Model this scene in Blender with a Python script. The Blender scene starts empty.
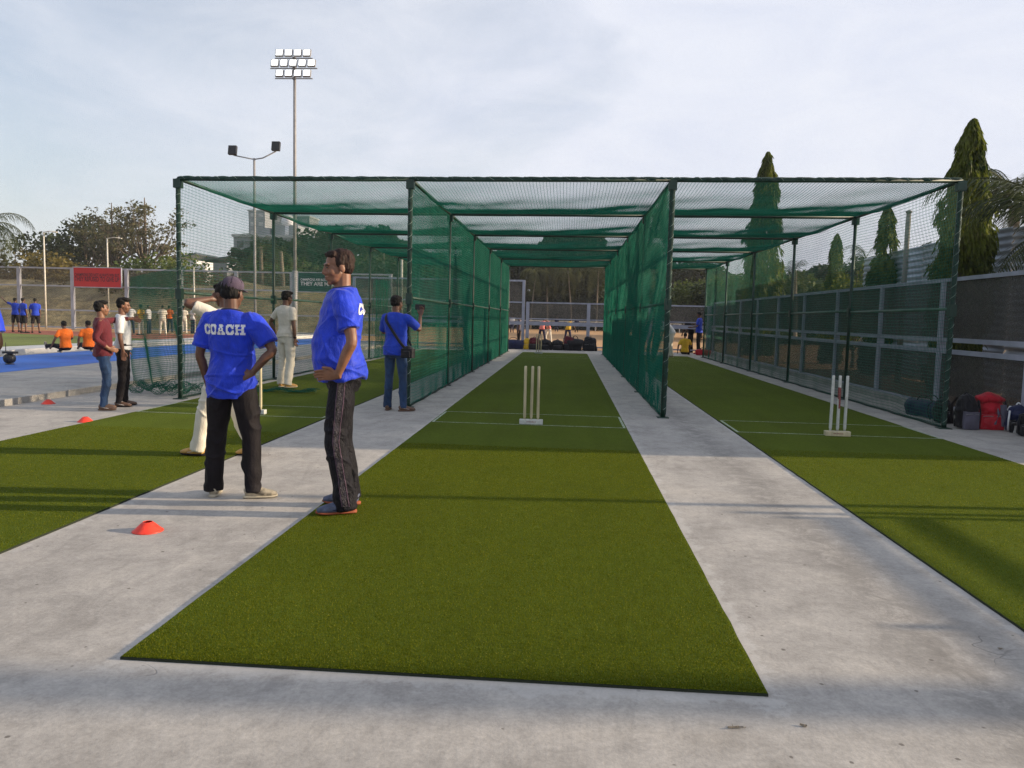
import bpy, bmesh, math, random
import numpy as np
from mathutils import Vector, Matrix, noise
from mathutils.bvhtree import BVHTree
random.seed(7); rng = np.random.default_rng(7)
R = math.radians
scene = bpy.context.scene
col = scene.collection

# ------------------------------------------------------------------ camera
CF, CYAW, CPIT, CROL, CH = 769.0, 0.0703488, 0.0876854, 0.0239438, 1.38
_cy, _sy = math.cos(CYAW), math.sin(CYAW); _cp, _sp = math.cos(CPIT), math.sin(CPIT)
_fw = Vector((-_sy, _cy, 0)); _rt = Vector((_cy, _sy, 0)); _up = Vector((0, 0, 1))
_f2 = _fw*_cp - _up*_sp; _u2 = _up*_cp + _fw*_sp
_cr, _sr = math.cos(CROL), math.sin(CROL)
def ray(px, py):
    X, Y = px-512, py-384
    x = X*_cr + Y*_sr; y = -X*_sr + Y*_cr
    return _rt*(x/CF) - _u2*(y/CF) + _f2
def at(px, py, Y):
    """photo point -> place at the depth Y along the lanes"""
    r = ray(px, py); return r*(Y/r.y) + Vector((0, 0, CH))
def ground(px, py, z=0.0):
    r = ray(px, py); return r*((z-CH)/r.z) + Vector((0, 0, CH))
cam_d = bpy.data.cameras.new('camera'); cam = bpy.data.objects.new('camera', cam_d); col.objects.link(cam)
cam_d.sensor_width = 36; cam_d.lens = CF/1024*36; cam_d.clip_start = .05; cam_d.clip_end = 3000
rx = _rt*_cr - _u2*(-_sr)*1.0
# image x axis and y(up) axis in the world after roll
ix = _rt*_cr + _u2*_sr; iy = _u2*_cr - _rt*_sr
m = Matrix((ix, iy, -_f2)).transposed().to_4x4(); m.translation = (0, 0, CH)
cam.matrix_world = m; scene.camera = cam

# ------------------------------------------------------------------ tagging
def tag(o, label=None, cat=None, group=None, kind=None):
    if label: o['label'] = label
    if cat: o['category'] = cat
    if group: o['group'] = group
    if kind: o['kind'] = kind
    return o
def empty(name, loc=(0, 0, 0), rz=0.0, parent=None):
    o = bpy.data.objects.new(name, None); col.objects.link(o); o.empty_display_size = .1
    o.location = loc; o.rotation_euler = (0, 0, rz)
    if parent: o.parent = parent
    return o
def link(name, me, mat=None, parent=None, smooth=False):
    o = bpy.data.objects.new(name, me); col.objects.link(o)
    if mat is not None:
        me.materials.clear(); me.materials.append(mat)
    if smooth:
        me.polygons.foreach_set('use_smooth', [True]*len(me.polygons))
    if parent: o.parent = parent
    return o
def copy_tree(o, parent=None):
    c = o.copy(); col.objects.link(c); c.parent = parent
    for ch in list(o.children): copy_tree(ch, c)
    return c
def np_mesh(verts, faces, k):
    """verts (n,3), faces (m,k)"""
    me = bpy.data.meshes.new('m')
    verts = np.asarray(verts, np.float32); faces = np.asarray(faces, np.int32)
    me.vertices.add(len(verts)); me.vertices.foreach_set('co', verts.ravel())
    me.loops.add(faces.size); me.loops.foreach_set('vertex_index', faces.ravel())
    me.polygons.add(len(faces)); me.polygons.foreach_set('loop_start', np.arange(0, faces.size, k, dtype=np.int32))
    me.update(calc_edges=True); return me

class MB:
    def __init__(s): s.v = []; s.f = []
    def add(s, vs, fs):
        b = len(s.v); s.v += [tuple(v) for v in vs]; s.f += [tuple(b+i for i in f) for f in fs]; return s
    def box(s, c, d, rz=0.0, M=None):
        x, y, z = d[0]/2, d[1]/2, d[2]/2
        vs = [Vector((a*x, b*y, e*z)) for a in (-1, 1) for b in (-1, 1) for e in (-1, 1)]
        if M is None: M = Matrix.Rotation(rz, 3, 'Z')
        vs = [M @ v + Vector(c) for v in vs]
        return s.add(vs, [(0, 1, 3, 2), (4, 6, 7, 5), (0, 4, 5, 1), (2, 3, 7, 6), (0, 2, 6, 4), (1, 5, 7, 3)])
    def tube(s, pts, r, n=8, side=None, cap=True):
        """r: number, or list of numbers / (rx, ry) per point; side: fixed side axis"""
        pts = [Vector(p) for p in pts]; K = len(pts)
        if not isinstance(r, (list, tuple)): r = [r]*K
        rings = []; prev = None
        for i, p in enumerate(pts):
            t = (pts[min(i+1, K-1)] - pts[max(i-1, 0)])
            if t.length < 1e-9: t = Vector((0, 0, 1))
            t.normalize()
            if side is not None: sx = Vector(side[i] if isinstance(side, list) else side)
            elif prev is not None: sx = prev
            else: sx = Vector((1, 0, 0)) if abs(t.x) < .8 else Vector((0, 1, 0))
            sx = (sx - t*sx.dot(t)).normalized(); prev = sx
            sy = t.cross(sx)
            ra = r[i] if isinstance(r[i], (list, tuple)) else (r[i], r[i])
            rings.append([p + sx*ra[0]*math.cos(2*math.pi*k/n) + sy*ra[1]*math.sin(2*math.pi*k/n) for k in range(n)])
        b = len(s.v)
        for rg in rings: s.v += [tuple(v) for v in rg]
        for i in range(K-1):
            for k in range(n):
                k2 = (k+1) % n
                s.f.append((b+i*n+k, b+i*n+k2, b+(i+1)*n+k2, b+(i+1)*n+k))
        if cap:
            s.f.append(tuple(b+k for k in reversed(range(n)))); s.f.append(tuple(b+(K-1)*n+k for k in range(n)))
        return s
    def ell(s, c, r, M=None, n=14, m=9):
        vs = []; fs = []
        if M is None: M = Matrix.Identity(3)
        c = Vector(c)
        vs.append(c + M @ Vector((0, 0, r[2])))
        for j in range(1, m):
            th = math.pi*j/m
            for k in range(n):
                a = 2*math.pi*k/n
                vs.append(c + M @ Vector((r[0]*math.sin(th)*math.cos(a), r[1]*math.sin(th)*math.sin(a), r[2]*math.cos(th))))
        vs.append(c + M @ Vector((0, 0, -r[2])))
        for k in range(n): fs.append((0, 1+k, 1+(k+1) % n))
        for j in range(m-2):
            for k in range(n):
                a = 1+j*n+k; b_ = 1+j*n+(k+1) % n
                fs.append((a, a+n, b_+n, b_))
        L = len(vs)-1
        for k in range(n): fs.append((L, L-n+(k+1) % n, L-n+k))
        return s.add(vs, fs)
    def quad(s, a, b, c, d): return s.add([a, b, c, d], [(0, 1, 2, 3)])
    def prism(s, poly, z0, z1):
        n = len(poly); vs = [(p[0], p[1], z0) for p in poly] + [(p[0], p[1], z1) for p in poly]
        fs = [tuple(reversed(range(n))), tuple(range(n, 2*n))] + [(i, (i+1) % n, n+(i+1) % n, n+i) for i in range(n)]
        return s.add(vs, fs)
    def mesh(s):
        me = bpy.data.meshes.new('m'); me.from_pydata(s.v, [], s.f); me.update(); return me
    def build(s, name, mat, parent=None, smooth=False, bevel=0.0, tri=False):
        me = s.mesh()
        if bevel:
            bm = bmesh.new(); bm.from_mesh(me)
            bmesh.ops.bevel(bm, geom=[e for e in bm.edges if len(e.link_faces) == 2 and e.calc_face_angle(0) > .6], offset=bevel, segments=2, affect='EDGES', profile=.6)
            bm.to_mesh(me); bm.free()
        return link(name, me, mat, parent, smooth)

def remesh(mb, voxel, smooth=3, fac=.5):
    """join closed shells into one continuous skin"""
    me = mb.mesh() if isinstance(mb, MB) else mb
    bm = bmesh.new(); bm.from_mesh(me); bmesh.ops.recalc_face_normals(bm, faces=bm.faces); bm.to_mesh(me); bm.free()
    o = bpy.data.objects.new('tmp', me); col.objects.link(o)
    md = o.modifiers.new('r', 'REMESH'); md.mode = 'VOXEL'; md.voxel_size = voxel; md.adaptivity = 0
    if smooth:
        ms = o.modifiers.new('s', 'SMOOTH'); ms.factor = fac; ms.iterations = smooth
    dg = bpy.context.evaluated_depsgraph_get(); dg.update()
    res = bpy.data.meshes.new_from_object(o.evaluated_get(dg))
    bpy.data.objects.remove(o)
    return res
def displace(me, fn):
    n = len(me.vertices); co = np.empty(n*3, np.float32); no = np.empty(n*3, np.float32)
    me.vertices.foreach_get('co', co); me.vertices.foreach_get('normal', no)
    co = co.reshape(-1, 3); no = no.reshape(-1, 3)
    d = fn(co.astype(float), no.astype(float))
    co2 = co + no*d[:, None]
    me.vertices.foreach_set('co', co2.astype(np.float32).ravel()); me.update()
    return me
def vnoise(p, seed=0):
    """vectorised smooth value noise, p (n,3) -> -1..1"""
    p = np.asarray(p, float) + seed*17.31; i = np.floor(p).astype(np.int64); f = p-i; f = f*f*(3-2*f)
    def hsh(x, y, z):
        h = (x*73856093) ^ (y*19349663) ^ (z*83492791); h = (h ^ (h >> 13))*1274126177; h &= 0xffffffff
        h = ((h ^ (h >> 16))*2246822519) & 0xffffffff
        return (h ^ (h >> 15) & 0xffffffff)/2147483648.0 - 1
    r = 0
    for dx in (0, 1):
        for dy in (0, 1):
            for dz in (0, 1):
                w = (f[:, 0] if dx else 1-f[:, 0])*(f[:, 1] if dy else 1-f[:, 1])*(f[:, 2] if dz else 1-f[:, 2])
                r = r + w*hsh(i[:, 0]+dx, i[:, 1]+dy, i[:, 2]+dz)
    return r

# ------------------------------------------------------------------ materials
def new_mat(name):
    m = bpy.data.materials.new(name); m.use_nodes = True
    nt = m.node_tree; b = nt.nodes['Principled BSDF']; return m, nt, b
def N(nt, t, **kw):
    n = nt.nodes.new(t)
    for k, v in kw.items():
        if k in n.inputs: n.inputs[k].default_value = v
        else: setattr(n, k, v)
    return n
def coords(nt, scale=(1, 1, 1), space='Object'):
    tc = N(nt, 'ShaderNodeTexCoord'); mp = N(nt, 'ShaderNodeMapping'); mp.inputs['Scale'].default_value = scale
    nt.links.new(tc.outputs[space], mp.inputs['Vector']); return mp.outputs['Vector']
def ramp(nt, src, stops):
    r = N(nt, 'ShaderNodeValToRGB'); el = r.color_ramp.elements
    while len(el) < len(stops): el.new(.5)
    for e, (p, c) in zip(el, stops):
        e.position = p; e.color = (*c, 1) if len(c) == 3 else c
    nt.links.new(src, r.inputs['Fac']); return r.outputs['Color']
def tex(nt, vec, scale, detail=4, rough=.55, dist=0):
    n = N(nt, 'ShaderNodeTexNoise'); n.inputs['Scale'].default_value = scale; n.inputs['Detail'].default_value = detail
    n.inputs['Roughness'].default_value = rough; n.inputs['Distortion'].default_value = dist
    nt.links.new(vec, n.inputs['Vector']); return n.outputs['Fac']
def mixc(nt, fac, a, b, mode='MIX'):
    n = N(nt, 'ShaderNodeMix', data_type='RGBA', blend_type=mode)
    for s, v in ((n.inputs[0], fac), (n.inputs[6], a), (n.inputs[7], b)):
        if isinstance(v, (int, float)): s.default_value = v
        elif isinstance(v, tuple): s.default_value = (*v, 1) if len(v) == 3 else v
        else: nt.links.new(v, s)
    return n.outputs[2]
def math_(nt, op, a, b=0.0, clamp=False):
    n = N(nt, 'ShaderNodeMath', operation=op, use_clamp=clamp)
    for s, v in ((n.inputs[0], a), (n.inputs[1], b)):
        if isinstance(v, (int, float)): s.default_value = v
        else: nt.links.new(v, s)
    return n.outputs[0]
def bump(nt, b, h, strength=.3, dist=.01):
    n = N(nt, 'ShaderNodeBump'); n.inputs['Strength'].default_value = strength; n.inputs['Distance'].default_value = dist
    nt.links.new(h, n.inputs['Height']); nt.links.new(n.outputs['Normal'], b.inputs['Normal']); return n
def basic(name, colr, rough=.7, var=.12, scale=8, bmp=.15, bdist=.004, metallic=0, spec=.5, bscale=None, stretch=(1, 1, 1)):
    m, nt, b = new_mat(name); v = coords(nt, stretch)
    f = tex(nt, v, scale, 5)
    lo = tuple(max(0, c*(1-var*1.6)) for c in colr); hi = tuple(min(1, c*(1+var*1.6)) for c in colr)
    nt.links.new(ramp(nt, f, [(.3, lo), (.7, hi)]), b.inputs['Base Color'])
    b.inputs['Roughness'].default_value = rough; b.inputs['Metallic'].default_value = metallic
    b.inputs['Specular IOR Level'].default_value = spec
    if bmp: bump(nt, b, tex(nt, v, bscale or scale*6, 4), bmp, bdist)
    return m
def leafmat(name, dark, light, trans=.35, scale=.6, emph=.5):
    m, nt, b = new_mat(name); v = coords(nt, (1, 1, 1)); f = tex(nt, v, scale, 3)
    f2 = tex(nt, v, scale*9, 2)
    c = ramp(nt, math_(nt, 'ADD', math_(nt, 'MULTIPLY', f, .55), math_(nt, 'MULTIPLY', f2, .45)), [(.38, dark), (.62, light)])
    nt.links.new(c, b.inputs['Base Color']); b.inputs['Roughness'].default_value = .65; b.inputs['Specular IOR Level'].default_value = .25
    if 'turf' in name: b.inputs['Specular IOR Level'].default_value = .04; b.inputs['Roughness'].default_value = .9
    tr = N(nt, 'ShaderNodeBsdfTranslucent'); nt.links.new(c, tr.inputs['Color'])
    mx = N(nt, 'ShaderNodeMixShader'); mx.inputs[0].default_value = trans
    nt.links.new(b.outputs[0], mx.inputs[1]); nt.links.new(tr.outputs[0], mx.inputs[2])
    nt.links.new(mx.outputs[0], nt.nodes['Material Output'].inputs['Surface']); return m
def seethrough(name, colr, alpha, scale=60):
    """woven mesh panel: holes between the wires"""
    m, nt, b = new_mat(name); v = coords(nt); f = tex(nt, v, 1.3, 4)
    nt.links.new(ramp(nt, f, [(.3, tuple(c*.7 for c in colr)), (.7, tuple(c*1.25 for c in colr))]), b.inputs['Base Color'])
    b.inputs['Roughness'].default_value = .8
    f2 = tex(nt, v, scale, 1)
    a = N(nt, 'ShaderNodeMapRange'); nt.links.new(f2, a.inputs[0]); a.inputs[1].default_value = .35; a.inputs[2].default_value = .65
    a.inputs[3].default_value = max(0, alpha-.18); a.inputs[4].default_value = min(1, alpha+.18)
    nt.links.new(a.outputs[0], b.inputs['Alpha']); return m

M = {}
def concrete(name, base, warm, stain=True):
    m, nt, b = new_mat(name); v = coords(nt)
    big = tex(nt, v, .45, 5, .6, .3); mid = tex(nt, v, 2.6, 6, .65, .4); fine = tex(nt, v, 55, 3, .7); mfin = tex(nt, v, 14, 5, .7)
    c = ramp(nt, big, [(.32, tuple(x*.86 for x in base)), (.5, base), (.68, warm)])
    c = mixc(nt, .55, c, ramp(nt, mid, [(.3, (.30, .295, .29)), (.5, (.5, .5, .5)), (.72, (.66, .65, .63))]), 'OVERLAY')
    c = mixc(nt, .45, c, ramp(nt, fine, [(.3, (.36,)*3), (.7, (.64,)*3)]), 'OVERLAY')
    c = mixc(nt, .5, c, ramp(nt, mfin, [(.34, (.40,)*3), (.66, (.6,)*3)]), 'OVERLAY')
    # dark wet-looking scuffs and trowel smears
    sm = N(nt, 'ShaderNodeMapping'); sm.inputs['Scale'].default_value = (2.4, .8, 1); sm.inputs['Rotation'].default_value = (0, 0, .5); nt.links.new(v, sm.inputs[0])
    sc = tex(nt, sm.outputs[0], 1.5, 8, .75, 1.2)
    k = ramp(nt, sc, [(.53, (0, 0, 0)), (.64, (1, 1, 1))])
    c = mixc(nt, math_(nt, 'MULTIPLY', k, .28), c, tuple(x*.5 for x in base))
    # small specks / chips
    vo = N(nt, 'ShaderNodeTexVoronoi'); vo.inputs['Scale'].default_value = 7; nt.links.new(v, vo.inputs['Vector'])
    sp = ramp(nt, math_(nt, 'ADD', vo.outputs['Distance'], math_(nt, 'MULTIPLY', mfin, .16)), [(.125, (1, 1, 1)), (.15, (0, 0, 0))])
    c = mixc(nt, math_(nt, 'MULTIPLY', sp, .7), c, (.07, .06, .05))
    # hairline cracks
    wv = N(nt, 'ShaderNodeVectorMath', operation='ADD'); nz = N(nt, 'ShaderNodeTexNoise'); nz.inputs['Scale'].default_value = 2.2; nt.links.new(v, nz.inputs['Vector'])
    nt.links.new(v, wv.inputs[0]); nt.links.new(nz.outputs['Color'], wv.inputs[1])
    ve = N(nt, 'ShaderNodeTexVoronoi', feature='DISTANCE_TO_EDGE'); ve.inputs['Scale'].default_value = .75; nt.links.new(wv.outputs[0], ve.inputs['Vector'])
    cr = ramp(nt, ve.outputs['Distance'], [(.0, (1, 1, 1)), (.0035, (0, 0, 0))])
    gate = ramp(nt, tex(nt, v, .9, 2), [(.54, (0, 0, 0)), (.62, (1, 1, 1))])
    crk = math_(nt, 'MULTIPLY', cr, gate)
    c = mixc(nt, math_(nt, 'MULTIPLY', crk, .6), c, (.08, .075, .07))
    if stain:
        # splashes of pale cement left along the edges of the mats
        sx = N(nt, 'ShaderNodeSeparateXYZ'); nt.links.new(v, sx.inputs[0])
        X, Y = sx.outputs[0], sx.outputs[1]; nf = math_(nt, 'MULTIPLY', math_(nt, 'SUBTRACT', tex(nt, v, 6.5, 8, .8), .5), .42)
        acc = None
        inner = math_(nt, 'MULTIPLY', math_(nt, 'SUBTRACT', Y, math_(nt, 'ADD', 2.62, nf)), 6.0, True)
        for xx in (-1.713, .78, -3.1, 2.12, -5.65, 4.62):
            d = math_(nt, 'ABSOLUTE', math_(nt, 'SUBTRACT', X, xx))
            g = math_(nt, 'SUBTRACT', 1.0, math_(nt, 'MULTIPLY', math_(nt, 'ADD', d, nf), 13.0), True)
            g = math_(nt, 'MULTIPLY', g, inner)
            acc = g if acc is None else math_(nt, 'MAXIMUM', acc, g)
        d = math_(nt, 'ABSOLUTE', math_(nt, 'SUBTRACT', Y, 2.78))
        g = math_(nt, 'SUBTRACT', 1.0, math_(nt, 'MULTIPLY', math_(nt, 'ADD', d, nf), 11.0), True)
        g = math_(nt, 'MULTIPLY', g, math_(nt, 'SUBTRACT', 8.2, math_(nt, 'MULTIPLY', math_(nt, 'ABSOLUTE', math_(nt, 'ADD', X, .45)), 6.0), True))
        acc = math_(nt, 'MAXIMUM', acc, g)
        acc = ramp(nt, math_(nt, 'ADD', math_(nt, 'MULTIPLY', acc, .8), math_(nt, 'MULTIPLY', math_(nt, 'SUBTRACT', mfin, .5), .9)), [(.20, (0, 0, 0)), (.55, (1, 1, 1))])
        c = mixc(nt, math_(nt, 'MULTIPLY', acc, .42), c, (.52, .51, .49))
        # broken darker trail along the strip beside the right mat
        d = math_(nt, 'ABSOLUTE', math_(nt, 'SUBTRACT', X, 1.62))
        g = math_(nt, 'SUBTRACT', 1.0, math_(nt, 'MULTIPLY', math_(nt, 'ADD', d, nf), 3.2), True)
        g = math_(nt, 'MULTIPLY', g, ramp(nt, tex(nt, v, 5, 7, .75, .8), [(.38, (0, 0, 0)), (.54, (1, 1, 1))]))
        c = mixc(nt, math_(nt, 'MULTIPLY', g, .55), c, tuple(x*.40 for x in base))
    nt.links.new(c, b.inputs['Base Color']); b.inputs['Roughness'].default_value = .82; b.inputs['Specular IOR Level'].default_value = .25
    hgt = math_(nt, 'ADD', math_(nt, 'MULTIPLY', mfin, .7), math_(nt, 'MULTIPLY', fine, .5))
    hgt = math_(nt, 'SUBTRACT', hgt, math_(nt, 'MULTIPLY', crk, .8))
    bump(nt, b, hgt, .32, .007)
    return m
M['concrete'] = concrete('concrete', (.375, .355, .33), (.43, .40, .36))
M['concrete2'] = concrete('pale_concrete', (.36, .345, .32), (.42, .39, .35), False)
def turf():
    m, nt, b = new_mat('artificial_turf'); v = coords(nt)
    big = tex(nt, v, .7, 4); fine = tex(nt, v, 160, 2, .8); mid = tex(nt, v, 22, 5, .75)
    mp = N(nt, 'ShaderNodeMapping'); mp.inputs['Scale'].default_value = (1.1, .08, 1); nt.links.new(v, mp.inputs[0]); strp = tex(nt, mp.outputs[0], 3.0, 3)
    c = ramp(nt, fine, [(.28, (.033, .058, .006)), (.5, (.080, .112, .011)), (.74, (.16, .20, .024))])
    c = mixc(nt, .5, c, ramp(nt, mid, [(.3, (.38,)*3), (.7, (.62,)*3)]), 'OVERLAY')
    c = mixc(nt, .55, c, ramp(nt, big, [(.3, (.43, .41, .40)), (.7, (.56, .57, .56))]), 'OVERLAY')
    c = mixc(nt, .4, c, ramp(nt, strp, [(.3, (.42,)*3), (.7, (.58,)*3)]), 'OVERLAY')
    nt.links.new(c, b.inputs['Base Color']); b.inputs['Roughness'].default_value = .9; b.inputs['Specular IOR Level'].default_value = .05
    bump(nt, b, math_(nt, 'ADD', fine, math_(nt, 'MULTIPLY', mid, .8)), .8, .012)
    return m
M['turf'] = turf()
def pilemat():
    m, nt, b = new_mat('turf_fibre'); v = coords(nt); f = tex(nt, v, 130, 2, .7); f2 = tex(nt, v, 9, 4, .6); f3 = tex(nt, v, 1.1, 3)
    c = ramp(nt, f, [(.30, (.034, .054, .002)), (.48, (.112, .142, .006)), (.62, (.19, .205, .012)), (.71, (.46, .44, .10))])
    c = mixc(nt, .55, c, ramp(nt, f2, [(.3, (.40, .40, .42)), (.7, (.60, .58, .56))]), 'OVERLAY')
    c = mixc(nt, .50, c, ramp(nt, f3, [(.3, (.42, .45, .45)), (.7, (.59, .56, .52))]), 'OVERLAY')
    nt.links.new(c, b.inputs['Base Color']); b.inputs['Roughness'].default_value = .85; b.inputs['Specular IOR Level'].default_value = .1
    tr = N(nt, 'ShaderNodeBsdfTranslucent'); nt.links.new(c, tr.inputs['Color']); mx = N(nt, 'ShaderNodeMixShader'); mx.inputs[0].default_value = .45
    nt.links.new(b.outputs[0], mx.inputs[1]); nt.links.new(tr.outputs[0], mx.inputs[2]); nt.links.new(mx.outputs[0], nt.nodes['Material Output'].inputs['Surface']); return m
M['pile'] = pilemat()
M['field_fibre'] = leafmat('turf_fibre', (.052, .086, .003), (.140, .185, .010), .45, 30)
M['backing'] = basic('mat_backing', (.012, .018, .008), .9)
M['crease'] = basic('crease_paint', (.30, .36, .26), .8, .4, 40)
M['steel'] = basic('green_steel', (.007, .034, .022), .5, .2, 6)
M['rail'] = basic('rail_steel', (.035, .10, .065), .5, .2, 6)
M['kerbwhite'] = basic('kerb_paint', (.62, .60, .56), .8, .12, 3)
M['wrap'] = basic('net_wrap', (.007, .036, .025), .8, .4, 40, .8, .01)
M['lash'] = basic('white_cord', (.26, .33, .28), .8)
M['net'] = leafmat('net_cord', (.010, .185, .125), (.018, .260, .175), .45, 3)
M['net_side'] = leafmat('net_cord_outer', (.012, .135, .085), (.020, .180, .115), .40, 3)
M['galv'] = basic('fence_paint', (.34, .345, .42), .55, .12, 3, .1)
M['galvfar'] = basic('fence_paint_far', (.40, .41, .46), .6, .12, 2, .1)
M['mesh_dark'] = seethrough('dark_mesh', (.078, .070, .064), .66)
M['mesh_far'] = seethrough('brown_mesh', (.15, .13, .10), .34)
M['mesh_back'] = seethrough('grey_mesh', (.15, .13, .11), .55)
M['wood'] = basic('stump_wood', (.48, .42, .27), .5, .15, 20, .1, stretch=(1, 1, .15))
M['whitewood'] = basic('stump_white', (.50, .51, .48), .5, .1, 20, .1)
M['redprint'] = basic('red_print', (.20, .05, .045), .6, .4, 60)
M['cone'] = basic('cone_plastic', (.75, .045, .02), .45, .12, 20)
M['pole'] = basic('pole_grey', (.25, .24, .24), .5)
M['polepale'] = basic('pole_pale', (.55, .52, .45), .6)
M['bark'] = basic('bark', (.11, .085, .06), .9, .35, 9, .8, .02)
M['palmbark'] = basic('palm_bark', (.20, .17, .13), .9, .3, 12, .8, .02, stretch=(.3, .3, 2))
M['black'] = basic('black_plastic', (.012, .012, .014), .5)
def emis(name, c, s):
    m, nt, b = new_mat(name); v = coords(nt); f = tex(nt, v, 4, 1)
    nt.links.new(ramp(nt, f, [(.3, tuple(x*.92 for x in c)), (.7, c)]), b.inputs['Emission Color']); b.inputs['Emission Strength'].default_value = s
    b.inputs['Base Color'].default_value = (.8, .8, .8, 1); return m
M['lamp'] = emis('lamp_glow', (1, .99, .94), 1.7)
M['skin'] = basic('skin_brown', (.20, .090, .050), .5, .12, 25, .1, .002)
M['skin_dark'] = basic('skin_dark_brown', (.11, .050, .030), .5, .12, 25, .1, .002)
M['hair'] = basic('black_hair', (.006, .005, .0045), .75, .4, 60, .7, .004, stretch=(1, 1, .25), bscale=160, spec=.25)
M['hairbrown'] = basic('dark_brown_hair', (.022, .010, .007), .7, .4, 60, .7, .004, stretch=(1, 1, .25), bscale=160, spec=.25)
M['eye'] = basic('eye_dark', (.02, .012, .01), .3)
def cloth(name, c, var=.12, rough=.75, bmp=.35, scale=7, sheen=.1):
    m, nt, b = new_mat(name); v = coords(nt, (1.4, 1.4, .7))
    f = tex(nt, v, scale, 5, .6, .6)
    nt.links.new(ramp(nt, f, [(.3, tuple(x*(1-var*1.5) for x in c)), (.7, tuple(min(1, x*(1+var*1.5)) for x in c))]), b.inputs['Base Color'])
    b.inputs['Roughness'].default_value = rough; b.inputs['Sheen Weight'].default_value = sheen; b.inputs['Specular IOR Level'].default_value = .2
    bump(nt, b, math_(nt, 'ADD', tex(nt, v, scale*2, 4, .6, 1.0), math_(nt, 'MULTIPLY', tex(nt, coords(nt), 900, 1), .05)), bmp, .03)
    return m
M['blue'] = cloth('royal_blue_polyester', (.012, .040, .50), .18, .5, .45)
M['blue2'] = cloth('blue_cotton', (.012, .045, .42), .12, .7)
M['navy'] = cloth('navy_cloth', (.010, .012, .045), .2, .7)
M['blackcloth'] = cloth('black_track_cloth', (.009, .007, .009), .25, .75, sheen=0)
M['tracknavy'] = cloth('navy_track_cloth', (.0055, .005, .009), .25, .6, .8, 9, 0)
M['stripe'] = cloth('grey_side_stripe', (.030, .026, .036), .9, .45, 1.0, 22, 0)
M['piping'] = cloth('grey_violet_piping', (.10, .06, .09), .2, .6)
M['white'] = cloth('cricket_white', (.62, .58, .49), .08, .8)
M['shirtwhite'] = cloth('white_cotton', (.62, .63, .64), .06, .8)
M['denim'] = cloth('denim', (.018, .042, .10), .35, .85, .5, 5)
M['maroon'] = cloth('maroon_cotton', (.10, .014, .022), .15, .8)
M['orange'] = cloth('orange_cloth', (.80, .16, .015), .12, .7)
M['yellow'] = cloth('yellow_cloth', (.55, .33, .02), .12, .7)
M['pink'] = cloth('pink_cloth', (.55, .16, .14), .12, .7)
M['capcloth'] = cloth('cap_grey_purple', (.075, .055, .085), .15, .8)
M['tan'] = basic('tan_leather', (.48, .27, .07), .6, .2, 30)
M['shoepale'] = basic('pale_shoe', (.30, .26, .19), .6, .5, 16)
M['shoegrey'] = basic('slate_blue_shoe', (.060, .075, .13), .6, .25, 40)
M['sole'] = basic('shoe_sole', (.45, .40, .30), .7)
M['soleorange'] = basic('orange_sole', (.26, .06, .02), .7)
M['shoebrown'] = basic('brown_shoe', (.10, .055, .035), .6)
M['redbag'] = cloth('red_nylon', (.42, .012, .025), .15, .55)
M['greybag'] = cloth('grey_nylon', (.10, .095, .13), .15, .6)
M['blackbag'] = cloth('black_nylon', (.010, .010, .013), .2, .55)
M['navybag'] = cloth('navy_nylon', (.012, .018, .06), .2, .55)
M['print'] = basic('white_print', (.72, .72, .74), .6, .05)
M['signred'] = basic('sign_red', (.52, .018, .020), .55, .06, 1)
M['signgreen'] = basic('sign_green', (.008, .050, .048), .55, .06, 1)
M['signdark'] = basic('sign_dark_text', (.05, .006, .02), .6)
M['dirt'] = basic('dry_dirt', (.42, .24, .105), .95, .16, .5, .4, .03)
M['field'] = basic('field_grass', (.115, .150, .020), .95, .2, .25, .5, .03, bscale=25)
M['track'] = basic('red_track', (.27, .075, .04), .9, .12, 1)
M['bluetarp'] = basic('blue_surface', (.020, .125, .50), .7, .18, .6, .1)
M['soil'] = basic('dark_soil', (.09, .07, .045), .95, .3, 1.5, .5, .03)
M['bankgrass'] = basic('dry_bank', (.32, .26, .13), .95, .35, .9, .8, .15, bscale=3)
M['plaster'] = basic('grey_plaster', (.26, .27, .29), .85, .08, .3)
M['plasterpale'] = basic('pale_plaster', (.45, .45, .45), .85, .08, .3)
M['glass'] = basic('window_dark', (.06, .07, .08), .2, .2, .5, 0)
M['corr'] = basic('corrugated_sheet', (.40, .44, .50), .5, .18, 1.0, .1, metallic=.2)
M['concpole'] = basic('concrete_pole', (.22, .21, .19), .85)
# leaves
M['leaf_olive'] = leafmat('leaf_olive_brown', (.060, .050, .013), (.21, .165, .04))
M['leaf_dark'] = leafmat('leaf_dark_green', (.014, .026, .010), (.045, .062, .022))
M['leaf_mid'] = leafmat('leaf_mid_green', (.030, .055, .014), (.11, .145, .034))
M['leaf_lime'] = leafmat('leaf_yellow_green', (.060, .085, .012), (.17, .19, .030))
M['leaf_mast'] = leafmat('leaf_mast_tree', (.018, .045, .008), (.17, .19, .022), .4, 1.6)
M['leaf_palm'] = leafmat('leaf_palm', (.018, .030, .014), (.070, .088, .034), .35, .8)
M['leaf_palm_dry'] = leafmat('leaf_palm_dry', (.026, .036, .012), (.13, .14, .045), .4, .8)
M['leaf_grey'] = leafmat('leaf_sparse', (.055, .058, .030), (.16, .15, .07))

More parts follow.
